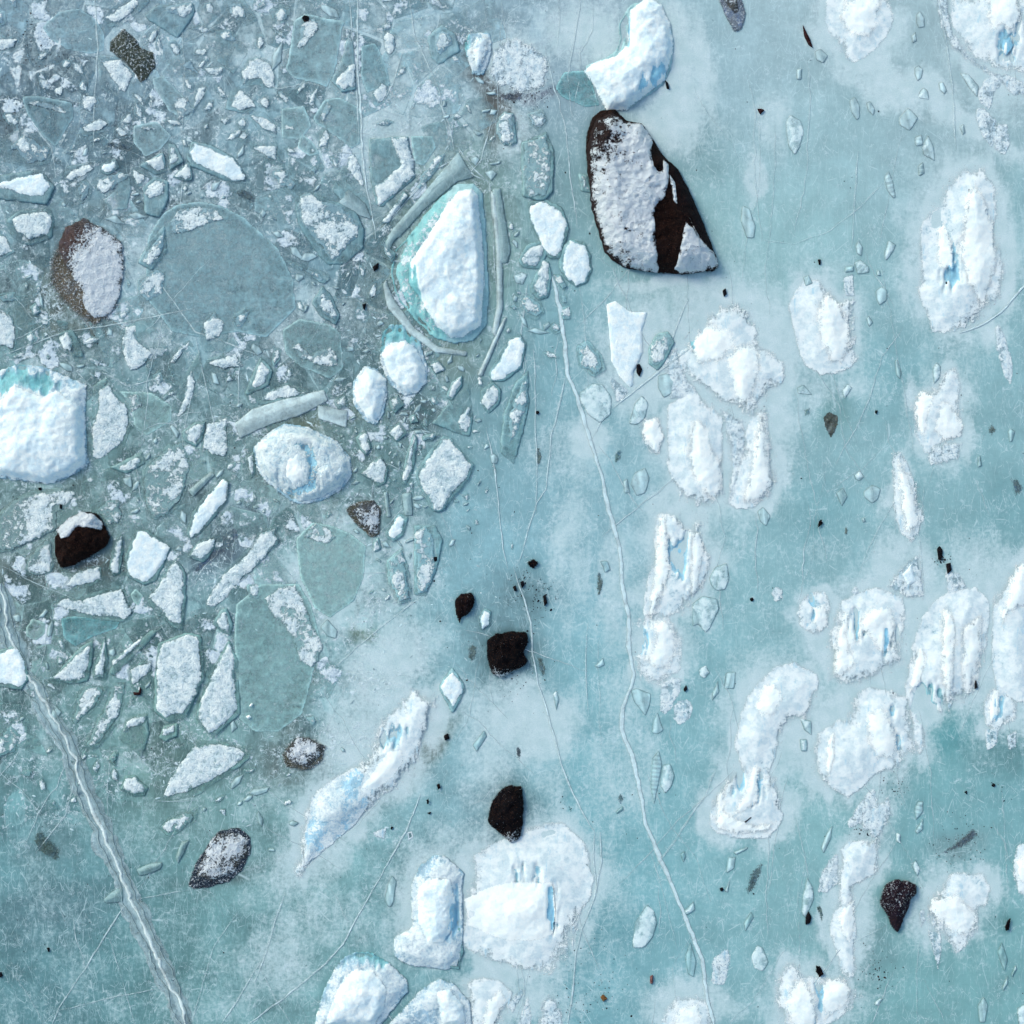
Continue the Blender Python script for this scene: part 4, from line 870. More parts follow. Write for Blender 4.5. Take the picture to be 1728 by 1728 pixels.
KIND = {  # name, category, group
 'S': ("ice_floe", "ice floe", "snow-covered floes frozen into the lake"),
 'G': ("clear_floe", "ice floe", "glassy floes locked in the lake ice"),
 'B': ("iceberg", "iceberg", "white bergs frozen into the lake"),
 'A': ("ice_slab", "ice slab", "pale frosted slabs in the lake ice"),
 'C': ("ice_chunk", "ice chunk", "small clear chunks sunk in the lake ice"),
 'P': ("ice_bar", "ice bar", "bare ice bars and wedges"),
 'D': ("boulder", "boulder", "boulders with snow on top"),
 'K': ("rock", "rock", "bare black rocks in the ice"),
 'R': ("snowy_rock", "rock", "rocks dusted with snow"),
 'E': ("pebble", "pebble", "pebbles on the lake ice"),
 'M': ("sunken_stone", "stone", "stones seen dimly in the ice"),
 'W': ("snow_lump", "snow lump", "small snow lumps"),
 'H': ("melt_hole", "melt hole", "melt holes"),
}
PARTNAME = {'S': "snow_cover", 'G': "frost_patch", 'B': "snow_cap", 'A': "bright_facet", 'D': "snow_cap", 'R': "snow_crust"}
pieces = []
def parse():
    sc, ox, oy = 1.0, 0.0, 0.0
    def pts(s):
        return [(ox+float(a)*sc, oy+float(b)*sc) for a, b in (q.split(",") for q in s.split())]
    for line in DATA.strip().splitlines():
        if line.startswith("@"):
            v = [float(t) for t in line[1:].split(",")]
            if len(v) == 4: sc, ox, oy = 1.0, 0.0, 0.0
            else: sc, ox, oy = 440/172.8, v[0], v[1]
            continue
        f = line.split("|")
        pieces.append(dict(k=f[0], d=f[1], body=pts(f[2]), snow=[pts(s) for s in f[3].split(";") if s.strip()] if len(f) > 3 else [],
                           blue=[pts(s) for s in f[4].split(";") if s.strip()] if len(f) > 4 else []))
parse()
Rs = np.random.default_rng(31)
def shard(x, y, s):
    n_ = Rs.integers(4, 7); el = Rs.uniform(1, 2.6); a0 = Rs.uniform(0, 6.28); tt = np.sort(Rs.uniform(0, 6.28, n_)+0)
    tt = np.linspace(0, 6.28, n_, endpoint=False)+Rs.uniform(-.45, .45, n_)
    q = np.stack([np.cos(tt)*s*el**.6, np.sin(tt)*s/el**.5], 1)*Rs.uniform(.8, 1.2, (n_, 1))
    c_, s_ = math.cos(a0), math.sin(a0)
    return [(x+u*c_-v*s_, y+u*s_+v*c_) for u, v in q]
solid = [np.array(q['body']) for q in pieces]
made = []
def free(x, y, m):
    for bb in solid:
        if abs(bb[:, 0].mean()-x) < 130 and abs(bb[:, 1].mean()-y) < 130 and sdf(np.array([[x, y]]), bb)[0] > -m: return False
    return all((x-a_)**2+(y-b_)**2 > (m*2)**2 for a_, b_ in made)
CR = [(700, 720, 90, 120, 62), (350, 800, 130, 130, 26), (230, 290, 160, 60, 20), (120, 560, 120, 110, 16), (500, 480, 110, 120, 18), (830, 280, 70, 180, 16), (880, 500, 60, 90, 12), (160, 1120, 150, 160, 24), (640, 900, 60, 80, 12), (420, 1300, 90, 120, 14), (250, 130, 200, 120, 34), (480, 200, 120, 130, 26), (320, 620, 150, 90, 18)]
for cx0, cy0, rx0, ry0, cnt in CR:
    k_ = 0; tries = 0; big_ = cy0 in (130, 200, 620)
    while k_ < cnt and tries < cnt*30:
        tries += 1
        x, y = cx0+Rs.normal()*rx0*.6, cy0+Rs.normal()*ry0*.6; s = Rs.uniform(4, 8.5) if cnt > 40 else Rs.uniform(10, 23) if big_ else Rs.uniform(4.5, 12)
        if x < 4 or y < 4 or not free(x, y, s*.9): continue
        made.append((x, y)); k_ += 1
        body_ = shard(x, y, s); cb = np.mean(body_, 0)
        sn = [tuple(cb+(np.array(v)-cb)*.72+Rs.normal(size=2)*.4) for v in body_] if Rs.random() < (.9 if big_ else .5) else None
        mid = cnt > 40
        pieces.append(dict(k='S' if sn else 'C', d='', body=body_, snow=[sn] if sn else [], blue=[], extra=True,
            lab=("tiny splintered ice shard in the crushed rubble between the oval white blocks" if mid else "tiny nameless ice fragment wedged among the larger floes of the rubble")))
NAMES = {"flat-topped white berg": None}

# ---------------------------------------------------------------- the lake ice, one sheet out to the horizon
SP = 2.5
inner = np.arange(-100, 1828+SP, SP)
far = [4]; 
while far[-1] < 120000: far.append(far[-1]*1.45)
far = np.array(far)
axis = np.concatenate([(-100-far)[::-1], inner, inner[-1]+far])
gx, gy = np.meshgrid(axis, axis); X = gx.ravel(); Y = gy.ravel()
nA = len(axis)
i0 = len(far); ni = len(inner)
def window(x0, y0, x1, y1):
    """Index slices of the sheet's fine part that cover a box of the lake."""
    a = int(max(0, (x0+100)//SP)); b = int(min(ni, (x1+100)//SP+2)); c = int(max(0, (y0+100)//SP)); d = int(min(ni, (y1+100)//SP+2))
    return slice(i0+c, i0+max(c, d)), slice(i0+a, i0+max(a, b))
tintc = np.empty((nA*nA, 3))
cl = (X > -400) & (X < 2130) & (Y > -400) & (Y < 2130)
tintc[:] = (118, 160, 170); tintc[cl] = local_tint(X[cl], Y[cl])
fade = smooth(200, 400, np.maximum(np.maximum(-X, X-1728), np.maximum(-Y, Y-1728)))[:, None]
tintc = tintc*(1-fade)+np.array([118, 160, 170.])*fade
def blob(x, y, cx, cy, rx, ry, rot):
    c, s = math.cos(math.radians(rot)), math.sin(math.radians(rot))
    u = ((x-cx)*c+(y-cy)*s)/rx; v = (-(x-cx)*s+(y-cy)*c)/ry
    return u*u+v*v
wx = X+(fbm(X, Y, 45, 3, 3)-.5)*55; wy = Y+(fbm(X, Y, 45, 3, 9)-.5)*55
film = np.zeros(len(X))
for cx, cy, rx, ry, rot, s in FILM:
    q = blob(wx, wy, cx, cy, rx, ry, rot)
    film = np.maximum(film, s*np.exp(-.55*q**1.6))
film += .26*(1-smooth(640, 900, X+(Y-700)*.3))*fbm(X, Y, 60, 4, 91)**1.3*1.6
film += .14*smooth(700, 1100, X)*(1-smooth(1200, 1500, X))
for cx, cy, rx, ry, rot, s, r, g_, b in SILT_SHADE:
    q = blob(X+(wx-X)*.6, Y+(wy-Y)*.6, cx, cy, rx, ry, rot)
    k = (s*np.exp(-.6*q**1.4)*(.55+.9*fbm(X, Y, 12, 3, 33)))[:, None].clip(0, 1)
    tintc = tintc*(1-k)+np.array([r, g_, b], float)*k
    film = film*(1-k[:, 0]*.8)
film *= 1-fade[:, 0]*.6
rub = (1-smooth(620, 860, X+(Y-600)*.1))*(1-smooth(1280, 1420, Y+X*.2-60))
rub = np.maximum(rub, .6*(1-smooth(860, 1000, X))*(1-smooth(500, 760, Y)))
rub = np.maximum(rub, .12)
streak = smooth(650, 1000, X)
moat = np.zeros((nA, nA))
film2 = film.reshape(nA, nA)
for p in pieces:
    if p['k'] != 'B' or area(p['body']) < 2500: continue
    b = np.array(p['body'])
    if b[:, 0].mean() < 820 and 'slanting' not in p['d']: continue
    if 'ridge-backed' in p['d']: continue
    R = 60; sl = window(b[:, 0].min()-R, b[:, 1].min()-R, b[:, 0].max()+R, b[:, 1].max()+R)
    xs_ = gx[sl]; ys_ = gy[sl]
    if xs_.size == 0: continue
    dd_ = -sdf(np.stack([xs_.ravel(), ys_.ravel()], 1), b).reshape(xs_.shape)
    L_ = min(26, 4+math.sqrt(area(p['body']))*.16)
    ed_ = np.clip(dd_+(fbm(xs_, ys_*.45, 34, 4, 8)-.5)*80, 0, 99)
    film2[sl] = np.maximum(film2[sl], .80*np.exp(-(ed_/L_)**1.1))
film = film2.ravel()
for p in pieces:
    if p['k'] in 'EMWH': continue
    b = np.array(p['body']); R = 16
    if p['k'] == 'A': continue
    sl = window(b[:, 0].min()-R, b[:, 1].min()-R, b[:, 0].max()+R, b[:, 1].max()+R)
    wxs = gx[sl]; wys = gy[sl]
    if wxs.size == 0: continue
    d = -sdf(np.stack([wxs.ravel(), wys.ravel()], 1), b).reshape(wxs.shape)
    amp = {'S': .34, 'G': .2, 'B': .4 if b[:, 0].mean() < 820 else .06, 'C': .3, 'P': .5, 'D': .95, 'R': .2, 'K': .9}[p['k']]
    wdt = 5.0 if p['k'] in 'SG' else 8.0 if p['k'] in 'DK' else 4.0
    amp = amp*(.25+1.3*fbm(wxs, wys, 40, 3, 77))
    moat[sl] = np.maximum(moat[sl], amp*np.exp(-np.clip(d, 0, 99)/wdt)*(d > -30))
zz = H0(X, Y)
# the clear pit round the tall berg is filled with greenish ice
k = np.exp(-.5*blob(X, Y, 745, 440, 115, 165, 12)**2)*.55
tintc = tintc*(1-k[:, None])+np.array([140, 158, 142.])*k[:, None]
VX, VY = XY(X, Y)
V = np.stack([VX, VY, zz], 1)
rr, cc_ = np.meshgrid(np.arange(nA-1), np.arange(nA-1), indexing='ij')
a = (rr*nA+cc_).ravel()
F = np.stack([a+nA, a+nA+1, a+1, a], 1)
lake = make_mesh("lake_ice", V, F, {"tint": alb(tintc), "film": film, "rubble": rub, "moat": moat.ravel(), "streak": streak}, M_LAKE, (0, 0, 0))
lake["kind"] = "structure"

# ---------------------------------------------------------------- the pieces, one by one
def lum_noise(P, sc, seed): return fbm(P[:, 0], P[:, 1], sc, 4, seed)-.5
def build(p, idx):
    k = p['k']; seed = idx*13 % 997; r = random.Random(idx)
    A = area(p['body']); sz = math.sqrt(A)
    sp = float(np.clip(sz/22, .7, 2.4))
    amp = {'S': 1.5, 'G': .9, 'B': 1.6, 'A': 1.6, 'C': .5, 'P': .3, 'D': 1.0, 'K': 1.6, 'R': 1.2, 'E': .3, 'M': 1.5, 'W': .3, 'H': .1}[k]
    bx_ = np.array(p['body']).mean(0)
    if k == 'B' and (bx_[0] > 820 or 'slanting' in p['d']) and 'ridge-backed' not in p['d']:
        p['body'] = [tuple(bx_+(np.array(v)-bx_)*(1+9/max(sz, 30))) for v in p['body']]
    body = roughen(p['body'], min(amp, sz*.05), seed, step=max(1.0, min(3.0, sz/8)))
    P, F, d, side = patch(body, sp)
    cx, cy = P.mean(0)
    T = local_tint(np.array([cx]), np.array([cy]))[0]
    base = H0(P[:, 0], P[:, 1])
    eps = .004 + (idx % 40)*.0004
    cxm, cym = XY(cx, cy)
    D = max(d.max(), 1.0)
    col = np.tile(T, (len(P), 1)); cov = np.full(len(P), -2.0); alp = np.ones(len(P))
    n = lum_noise(P, max(18, sz*.35), seed); nf = lum_noise(P, 9, seed+40)
    jit = np.array([r.uniform(-7, 7)]*3)
    crisp = k == 'S' and any(w in p['d'] for w in ('bright', 'white', 'rim', 'block', 'upright', 'slab', 'wedge'))
    low = k == 'B' and (cx > 820 or 'slanting' in p['d']) and 'ridge-backed' not in p['d']
    def bodyh(P, d):
        n = lum_noise(P, max(18, sz*.35), seed); nf = lum_noise(P, 7, seed+40)
        if k == 'S': return (.02+.03*smooth(0, 4, d) if crisp else .008+.008*smooth(0, 5, d))+n*.03*smooth(0, 8, d)+nf*.008
        if k == 'G': return .012*smooth(0, 3, d)+n*.02*smooth(0, 10, d)
        if k == 'P': return .03+.05*smooth(0, max(2, D), d)
        if k == 'A': return .003+.02*smooth(0, 14, d)+n*.03*smooth(0, 12, d)
        if k == 'B':
            Hm = min(.42, sz*.0022)
            if low: return .003+Hm*.4*smooth(0, D*.9, d)+n*Hm*.5*smooth(0, 24, d)+nf*.012*smooth(0, 8, d)
            return .03+Hm*.5*smooth(0, min(D, 22), d)+Hm*.4*(d/D)**1.2+n*Hm*.9*smooth(0, 14, d)+nf*.05*smooth(0, 5, d)
        if k == 'C': return .012+.03*smooth(0, D, d)
        if k in 'DK': return .05+min(.9, sz*.006)*(1-(1-np.clip(d/min(D, 40), 0, 1))**2.2)+(np.abs(lum_noise(P, max(24, sz*.3), seed+3))*-1.3+.15)*.5*smooth(0, 8, d)+nf*.16*smooth(0, 3, d)
        if k == 'R': return .02+min(.15, sz*.002)*smooth(0, D, d)+n*.08*smooth(0, 6, d)+nf*.03
        if k == 'E': return .02+.10*np.sqrt(np.clip(d/D, 0, 1))*min(1, sz/8)
        if k == 'W': return .02+.12*np.sqrt(np.clip(d/D, 0, 1))
        return 0*d+.002
    tl = (np.array([r.uniform(-1, 1), r.uniform(-1, 1)])*(.05/max(sz, 12) if k == 'S' else .0))
    def tilt(Q): return np.maximum(-.02, (Q-np.array([cx, cy]))@tl)
    z = base+eps+bodyh(P, d)+tilt(P)
    rim = d <= 0
    deep = {'S': .06 if crisp else .006, 'B': .003 if low else .12, 'D': .2, 'K': .2, 'R': .08, 'E': .03, 'P': .04, 'A': .002, 'C': .012, 'G': .006}.get(k, 0.0)
    z[rim] = (base+eps)[rim]-deep if deep else z[rim]
    mat = M_BODY
    if k == 'S':
        c = T*.97+jit+np.array([2, 7, 6])
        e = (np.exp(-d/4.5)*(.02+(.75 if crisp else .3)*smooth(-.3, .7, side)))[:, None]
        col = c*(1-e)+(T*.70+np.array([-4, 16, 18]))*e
        col = col+(n*26)[:, None]
        alp = np.clip((.5 if crisp else .2)+fbm(P[:, 0], P[:, 1], 38, 3, seed+11)*1.5-.55, .04, 1)*smooth(-1, 2, d); alp = np.maximum(alp, .5*np.exp(-((d-1.5)/1.1)**2)); col = col+(np.exp(-((d-1.5)/1.2)**2)*(6 if crisp else 26))[:, None]
        inner_pale = smooth(2, 4, d)*(1-smooth(4, 7, d))
        col = col+inner_pale[:, None]*np.array([14, 14, 14])
    elif k == 'G':
        c = T+jit+np.array([16, 20, 18]); col = np.tile(c, (len(P), 1))+(n*34)[:, None]
        if 'dark' in p['d']: col = col-np.array([16, 14, 14])
        if 'teal' in p['d']:
            col = col*.3+np.array([92, 152, 162])*.7+(fbm(P[:, 0]*.15, P[:, 1], 6, 2, seed)-.5)[:, None]*50
        e = np.exp(-((d-1.5)/1.6)**2)[:, None]
        col = col+e*np.array([34, 34, 32]); alp = .55+.4*np.exp(-d/4); alp[rim] = .3
    elif k == 'P':
        col = np.tile(np.array([180, 198, 204.]) if 'pale' in p['d'] else T*.6+np.array([156, 170, 174])*.42, (len(P), 1))
        ax = np.linalg.svd(P-P.mean(0), full_matrices=False)[2][0]; u = (P-P.mean(0))@np.array([-ax[1], ax[0]])
        col = col+((fbm(P[:, 0], P[:, 1], 14, 3, seed)-.5)*26+np.cos(u*.5+seed)*4+np.clip(u, -8, 8)*2.4)[:, None]
        alp = smooth(0, 2.5, d)*.7+.25
    elif k == 'A':
        col = T*.35+np.array([186, 204, 220])*.65; col = np.tile(col, (len(P), 1))+(n*30)[:, None]
        cov = .45+n*2.2
        alp = smooth(-1, min(13, D*.8) if sz > 45 else 4, d)*.9+.02
        mat = M_APRON
    elif k == 'B':
        col = np.tile(np.array([176, 204, 224.]), (len(P), 1))+(n*30)[:, None]
        e = np.exp(-d/4)[:, None]; col = col*(1-e*.55)+np.array([112, 166, 184])*e*.55
        cov = .35+n*2.0+nf*1.0-.5*np.exp(-d/4)
        sw = 4.0 if not low else 5+np.clip(fbm(P[:, 0], P[:, 1], 70, 3, seed+15)-.36, 0, 1)*95*min(1, sz/110)
        alp = smooth(-2, sw, d)*1.02
        mat = M_GLAZE if low else M_APRON
        if low:
            cov = .8+n*2.0+nf*.5; col = np.tile(np.array([176, 206, 220.]), (len(P), 1))+(n*26)[:, None]
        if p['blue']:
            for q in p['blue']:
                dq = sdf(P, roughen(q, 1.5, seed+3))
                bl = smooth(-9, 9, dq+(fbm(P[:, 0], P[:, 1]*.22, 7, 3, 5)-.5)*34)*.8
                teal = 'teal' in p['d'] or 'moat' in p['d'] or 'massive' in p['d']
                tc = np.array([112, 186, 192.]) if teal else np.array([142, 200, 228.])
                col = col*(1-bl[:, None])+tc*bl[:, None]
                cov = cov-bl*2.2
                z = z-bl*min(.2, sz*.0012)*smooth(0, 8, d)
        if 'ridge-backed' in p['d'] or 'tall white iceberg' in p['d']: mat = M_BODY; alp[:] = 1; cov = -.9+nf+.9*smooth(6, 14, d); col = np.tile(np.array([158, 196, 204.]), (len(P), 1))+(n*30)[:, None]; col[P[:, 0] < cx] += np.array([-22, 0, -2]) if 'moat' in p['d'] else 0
    elif k == 'C':
        ax = np.linalg.svd(P-P.mean(0), full_matrices=False)[2][0]; u = (P-P.mean(0))
        ang = r.uniform(-.5, .5); dr = np.array([math.cos(ang), math.sin(ang)])
        if 'banded' in p['d'] or 'canoe' in p['d'] or 'capsule' in p['d']: s_ = u@ax
        else: s_ = u@dr
        fq = r.uniform(.55, .9) if ('stripe' in p['d'] or 'band' in p['d'] or 'flut' in p['d'] or 'rib' in p['d']) else r.uniform(.2, .35)
        stripe = np.sin(s_*fq+seed)+.5*np.sin(s_*fq*2.3+seed)
        strong = 1.0 if not ('faint' in p['d'] or 'dim' in p['d'] or 'ghost' in p['d'] or 'ring' in p['d']) else .35
        pale = np.array([196, 218, 226.])
        col = T*(1-.62*strong)+pale*.62*strong+(stripe*15)[:, None]+(n*20)[:, None]
        e = np.exp(-(np.abs(d-.9)/1.1)**2)[:, None]
        col = col*(1-e*.6)+(T*.78)*e*.6
        if 'smooth' in p['d'] or 'pale' in p['d'] or 'bright' in p['d']: cov = -.15+n*1.2+smooth(1, 5, d)*.35
        alp = smooth(-.8, 1.6, d)*.95; mat = M_CHIP
    elif k in 'DKR':
        dk = np.array([20, 14, 13.]) if k == 'D' else np.array([12, 10, 14.])
        if k == 'R': dk = np.array([116, 114, 104.]) if 'brown' in p['d'] or 'mauve' in p['d'] or 'grey' in p['d'] else np.array([84, 92, 84.])
        if 'blue-black' in p['d']: dk = np.array([62, 74, 88.])
        if 'lavender' in p['d']: dk = np.array([150, 160, 178.])
        col = np.tile(dk, (len(P), 1))+(n*(60 if k == 'R' else 22))[:, None]
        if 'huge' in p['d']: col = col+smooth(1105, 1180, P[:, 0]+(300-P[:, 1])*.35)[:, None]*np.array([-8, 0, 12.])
        if 'brown' in p['d'] or 'reddish' in p['d'] or 'wedge' in p['d']: col = col+np.array([9, 2, 0])*(1+nf*2)[:, None]
        cov[:] = -1.6
        if k == 'R': cov[:] = -.42
        if 'olive' in p['d']: cov[:] = -.36; 
        if k == 'K': cov = -1.25+nf*1.5+(1.5*smooth(.62, 1.0, (P[:, 1]-P[:, 1].min())/(np.ptp(P[:, 1])+1)) if sz > 40 else 0)
        if 'wedge' in p['d']: col = col*.5+np.array([34, 28, 38.]); cov = -.55-.8*smooth(1530, 1560, P[:, 1])+nf
        mat = M_ROCK; alp = smooth(-.5, 3.5, d)
        if k == 'R': alp = smooth(-3, 30 if 'boulder' in p['d'] else 12 if 'brown' in p['d'] or 'mauve' in p['d'] else 6, d)*1.0
        if 'halo' in p['d']: alp = smooth(-1, 5, d)
    elif k == 'E':
        c = np.array([22, 24, 30.])
        if 'red' in p['d'] or 'brown' in p['d'] or 'rust' in p['d']: c = np.array([62, 34, 36.])
        if 'brick' in p['d']: c = np.array([150, 104, 104.])
        if 'orange' in p['d']: c = np.array([150, 104, 64.])
        col = np.tile(c, (len(P), 1))+(nf*14)[:, None]; cov[:] = -3; mat = M_ROCK
    elif k == 'M':
        c = T*.55+np.array([92, 92, 82])*.45
        if 'grey' in p['d'] and 'brown' not in p['d']: c = T*.5+np.array([84, 94, 100])*.5
        if 'green' in p['d'] or 'faint' in p['d']: c = T*.75+np.array([84, 110, 100])*.25
        if 'speckled' in p['d'] or 'blotchy' in p['d']: c = T*.4+np.array([84, 80, 90])*.6
        if 'olive banded' in p['d']: c = np.array([104, 112, 108.])
        if 'lavender' in p['d']: c = T*.4+np.array([100, 108, 130])*.6
        col = c+(n*40)[:, None]+(nf*30)[:, None]
        if 'banded' in p['d']:
            u = (P-P.mean(0)); col = col+(np.sin((u[:, 0]*.9+u[:, 1]*.5)*.55)*14)[:, None]
        alp = smooth(0, min(D*.95, 14), d)*.8; cov[:] = -1.25; mat = M_ROCK
        if 'banded' in p['d']: alp = smooth(0, 4, d)*.95
    elif k == 'W':
        col = np.tile(np.array([248, 250, 252.]), (len(P), 1)); cov[:] = 2; mat = M_BRIGHT
    elif k == 'H':
        col = np.tile(np.array([90, 120, 128.]), (len(P), 1)); col[d < 2] = (225, 236, 240); z = base+eps-.0*d
        cov[d < 2] = 1.5
    V3 = np.stack([*XY(P[:, 0], P[:, 1]), z], 1)
    org = (cxm, cym, float(base.mean()))
    nm, cat, grp = KIND[k]
    if p.get('extra'): nm, cat, grp = 'ice_shard', 'ice shard', ('shards in the crushed centre of the rubble' if 'crushed' in p['lab'] else 'fragments wedged among the floes')
    body_name = nm
    if p['snow']:
        root = bpy.data.objects.new(nm, None); COL.objects.link(root); root.location = org; root.empty_display_size = .2
        body_name = {'S': "ice_plate", 'G': "ice_plate", 'B': "ice_body", 'A': "ice_plate", 'D': "bare_stone", 'R': "bare_stone"}[k]
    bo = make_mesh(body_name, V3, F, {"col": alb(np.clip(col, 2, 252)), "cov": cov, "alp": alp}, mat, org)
    if p['snow']: bo.parent = root; bo.location = (0, 0, 0)
    else: root = bo
    root["category"] = cat; root["group"] = grp; root["kind"] = "thing"
    # snow or facets lying on it: parts
    for j, s in enumerate(p['snow']):
        sA = math.sqrt(area(s)); ssp = float(np.clip(sA/24, .7, 2.2))
        ragged = {'S': 2.8, 'G': 3.0, 'B': 1.4, 'A': 1.0, 'D': 2.2, 'R': 3.0}.get(k, 1)
        if k == 'B' and cx > 820:
            s_ = np.array(s); s = s_.mean(0)+(s_-s_.mean(0))*min(1.32, 1+13/max(sA, 20))
        sb = roughen(s, min(ragged, sA*.08), seed+7*j+1, step=max(.9, min(2.2, sA/10)))
        Q, G_, e, side2 = patch(sb, ssp)
        db = np.maximum(sdf(Q, body), 0)
        zb = H0(Q[:, 0], Q[:, 1])+eps+bodyh(Q, db)+tilt(Q)
        De = max(e.max(), 1)
        m1 = lum_noise(Q, max(14, sA*.3), seed+70+j); m2 = lum_noise(Q, 7, seed+80)
        bright = k == 'B' or 'bright' in p['d'] or 'white' in p['d']
        c = np.tile(np.array([196, 216, 228.]), (len(Q), 1))
        al = np.ones(len(Q))
        if k == 'S':
            h = .006+(.05 if crisp else .03)*smooth(0, 7, e)+m1*.05*smooth(0, 8, e)+m2*.03*smooth(0, 3, e)
            faint = any(w in p['d'] for w in ('faint', 'dim', 'dull', 'dark', 'patchy', 'spatter', 'sprinkled', 'dusted', 'speckled', 'dirty', 'crusty', 'grey', 'dust', 'frosted', 'frosty', 'loose', 'scrap', 'crumb'))
            cv = (-.22 if faint else .52)+smooth(0, 10, e)*(.6 if faint else 1.1)+m1*(3.0 if faint else 1.8)-.9*np.exp(-e/3)
            c = np.tile(T*1.0+np.array([6, 8, 10]), (len(Q), 1))
            al = smooth(-.5, 2.5, e)*smooth(-1.0, -.1, cv+.35)
            mt = M_BRIGHT if ('bright' in p['d'] and not faint) else M_SNOW
        elif k == 'G':
            h = .012+.02*smooth(0, 4, e)
            cv = -.25+smooth(0, 10, e)*.6+m1*2.8; c = np.tile(T+np.array([14, 14, 14]), (len(Q), 1)); al = smooth(-1, 5, e)*.9; mt = M_SNOW
        elif k == 'A':
            h = .01+.03*smooth(0, 4, e); cv = .8+m1; mt = M_BRIGHT
        elif k == 'B':
            Hc = min(.34, sA*.0026)
            if low:
                h = .002+Hc*.42*smooth(0, De, e)+m1*Hc*.45*smooth(0, 14, e); mt = M_GLOW
            else: h = .015+Hc*(smooth(0, min(De, 14), e)*.65+.35*(e/De))+m1*Hc*.7*smooth(0, 14, e)+m2*.02
            cv = 1.0+m1*1.5-.7*np.exp(-e/3)
            c = np.tile(np.array([170, 210, 234.]), (len(Q), 1))
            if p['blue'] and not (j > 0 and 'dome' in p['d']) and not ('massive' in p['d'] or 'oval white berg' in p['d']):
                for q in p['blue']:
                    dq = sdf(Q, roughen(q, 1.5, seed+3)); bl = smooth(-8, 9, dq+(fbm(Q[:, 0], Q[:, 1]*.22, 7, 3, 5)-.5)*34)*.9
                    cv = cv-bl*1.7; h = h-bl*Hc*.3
                    c = c*(1-bl[:, None])+(np.array([122, 190, 196.]) if 'teal' in p['d'] or 'moat' in p['d'] else np.array([146, 204, 232.]))*bl[:, None]  # on the ridge-backed berg this blue paints the shade of its lower flank
            sw = 3.0 if (cx < 800 or 'ridge-backed' in p['d'] or 'flat-topped' in p['d']) else min(18., sA*.28)
            al = smooth(-1, sw, e)*1.02; mt = M_GLOW if low else M_BRIGHT
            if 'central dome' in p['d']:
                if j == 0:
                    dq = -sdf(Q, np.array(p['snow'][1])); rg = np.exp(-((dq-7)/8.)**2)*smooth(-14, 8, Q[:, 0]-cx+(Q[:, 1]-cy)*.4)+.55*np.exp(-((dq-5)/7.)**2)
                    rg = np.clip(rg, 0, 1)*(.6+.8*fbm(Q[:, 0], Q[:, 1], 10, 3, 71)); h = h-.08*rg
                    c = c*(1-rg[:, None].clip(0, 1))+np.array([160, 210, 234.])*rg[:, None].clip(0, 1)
                if j == 0: mt = M_SNOW; rgk = rg; cv = 1.2+m1*1.2-.7*np.exp(-e/3)-rgk*1.5
                else: h = h+.20*smooth(0, 8, e); mt = M_GLOW; al = smooth(-1, 3, e)
            if 'slanting' in p['d'] and j > 0: mt = M_APRON; cv = .2+m1*2.6
        elif k == 'D':
            h = .03+.05*smooth(0, 5, e)+m1*.06
            cv = 1.15+smooth(0, 9, e)*.5+m1*1.6-.9*np.exp(-e/3)
            if 'huge' in p['d']:
                dirty = np.exp(-.5*(((Q[:, 0]-1020)/24)**2+((Q[:, 1]-232)/38)**2)); cv = cv-1.7*dirty+m2*2.4; 
                cv = cv-1.9*np.exp(-e/7)*smooth(1085, 1060, Q[:, 0])-.15+m2*1.5
            c = np.tile(np.array([52, 42, 42.]), (len(Q), 1)); mt = M_ROCK
        else:
            h = .015+.04*smooth(0, 6, e)+m1*.05
            cv = -.05+smooth(0, 16, e)*.7+m1*3.2+m2*1.2-.6*np.exp(-e/4)
            c = np.tile(np.array([96, 98, 100.]), (len(Q), 1)); mt = M_ROCK; al = smooth(-1, 4, e)
            if 'brown' in p['d']:
                w = np.exp(-((Q[:, 0]-120)**2+(Q[:, 1]-405)**2)/(2*28**2)); cv = cv-w*.9; c = c+w[:, None]*np.array([10, -12, -16])
                cv = cv+.25+.5*smooth(430, 470, Q[:, 1])
        zt = zb+h+.002*j
        zt[e <= 0] = zb[e <= 0]+(.001 if low else -.01)
        if low: cv = cv+.7*np.exp(-e/3)
        sv = np.stack([*XY(Q[:, 0], Q[:, 1]), zt], 1)
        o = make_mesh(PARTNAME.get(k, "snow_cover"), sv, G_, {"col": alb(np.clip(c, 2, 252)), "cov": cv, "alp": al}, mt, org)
        o.parent = root; o.location = (0, 0, 0)
    p['c'] = (cx, cy); p['o'] = root; p['A'] = A
    return root
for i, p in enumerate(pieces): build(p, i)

# ---------------------------------------------------------------- plates healed into the lake ice between the floes
def clip_cell(c, pts, box):
    poly = [(c[0]-box, c[1]-box), (c[0]+box, c[1]-box), (c[0]+box, c[1]+box), (c[0]-box, c[1]+box)]
    for q in pts:
        mx, my = (c[0]+q[0])/2, (c[1]+q[1])/2; dx, dy = q[0]-c[0], q[1]-c[1]
        out = []
        for i in range(len(poly)):
            a_, b_ = poly[i], poly[(i+1) % len(poly)]
            sa = (a_[0]-mx)*dx+(a_[1]-my)*dy; sb_ = (b_[0]-mx)*dx+(b_[1]-my)*dy
            if sa <= 0: out.append(a_)
            if sa*sb_ < 0:
                t = sa/(sa-sb_); out.append((a_[0]+(b_[0]-a_[0])*t, a_[1]+(b_[1]-a_[1])*t))
        poly = out
        if len(poly) < 3: return None
    return poly
Rh = np.random.default_rng(5)
seeds = []
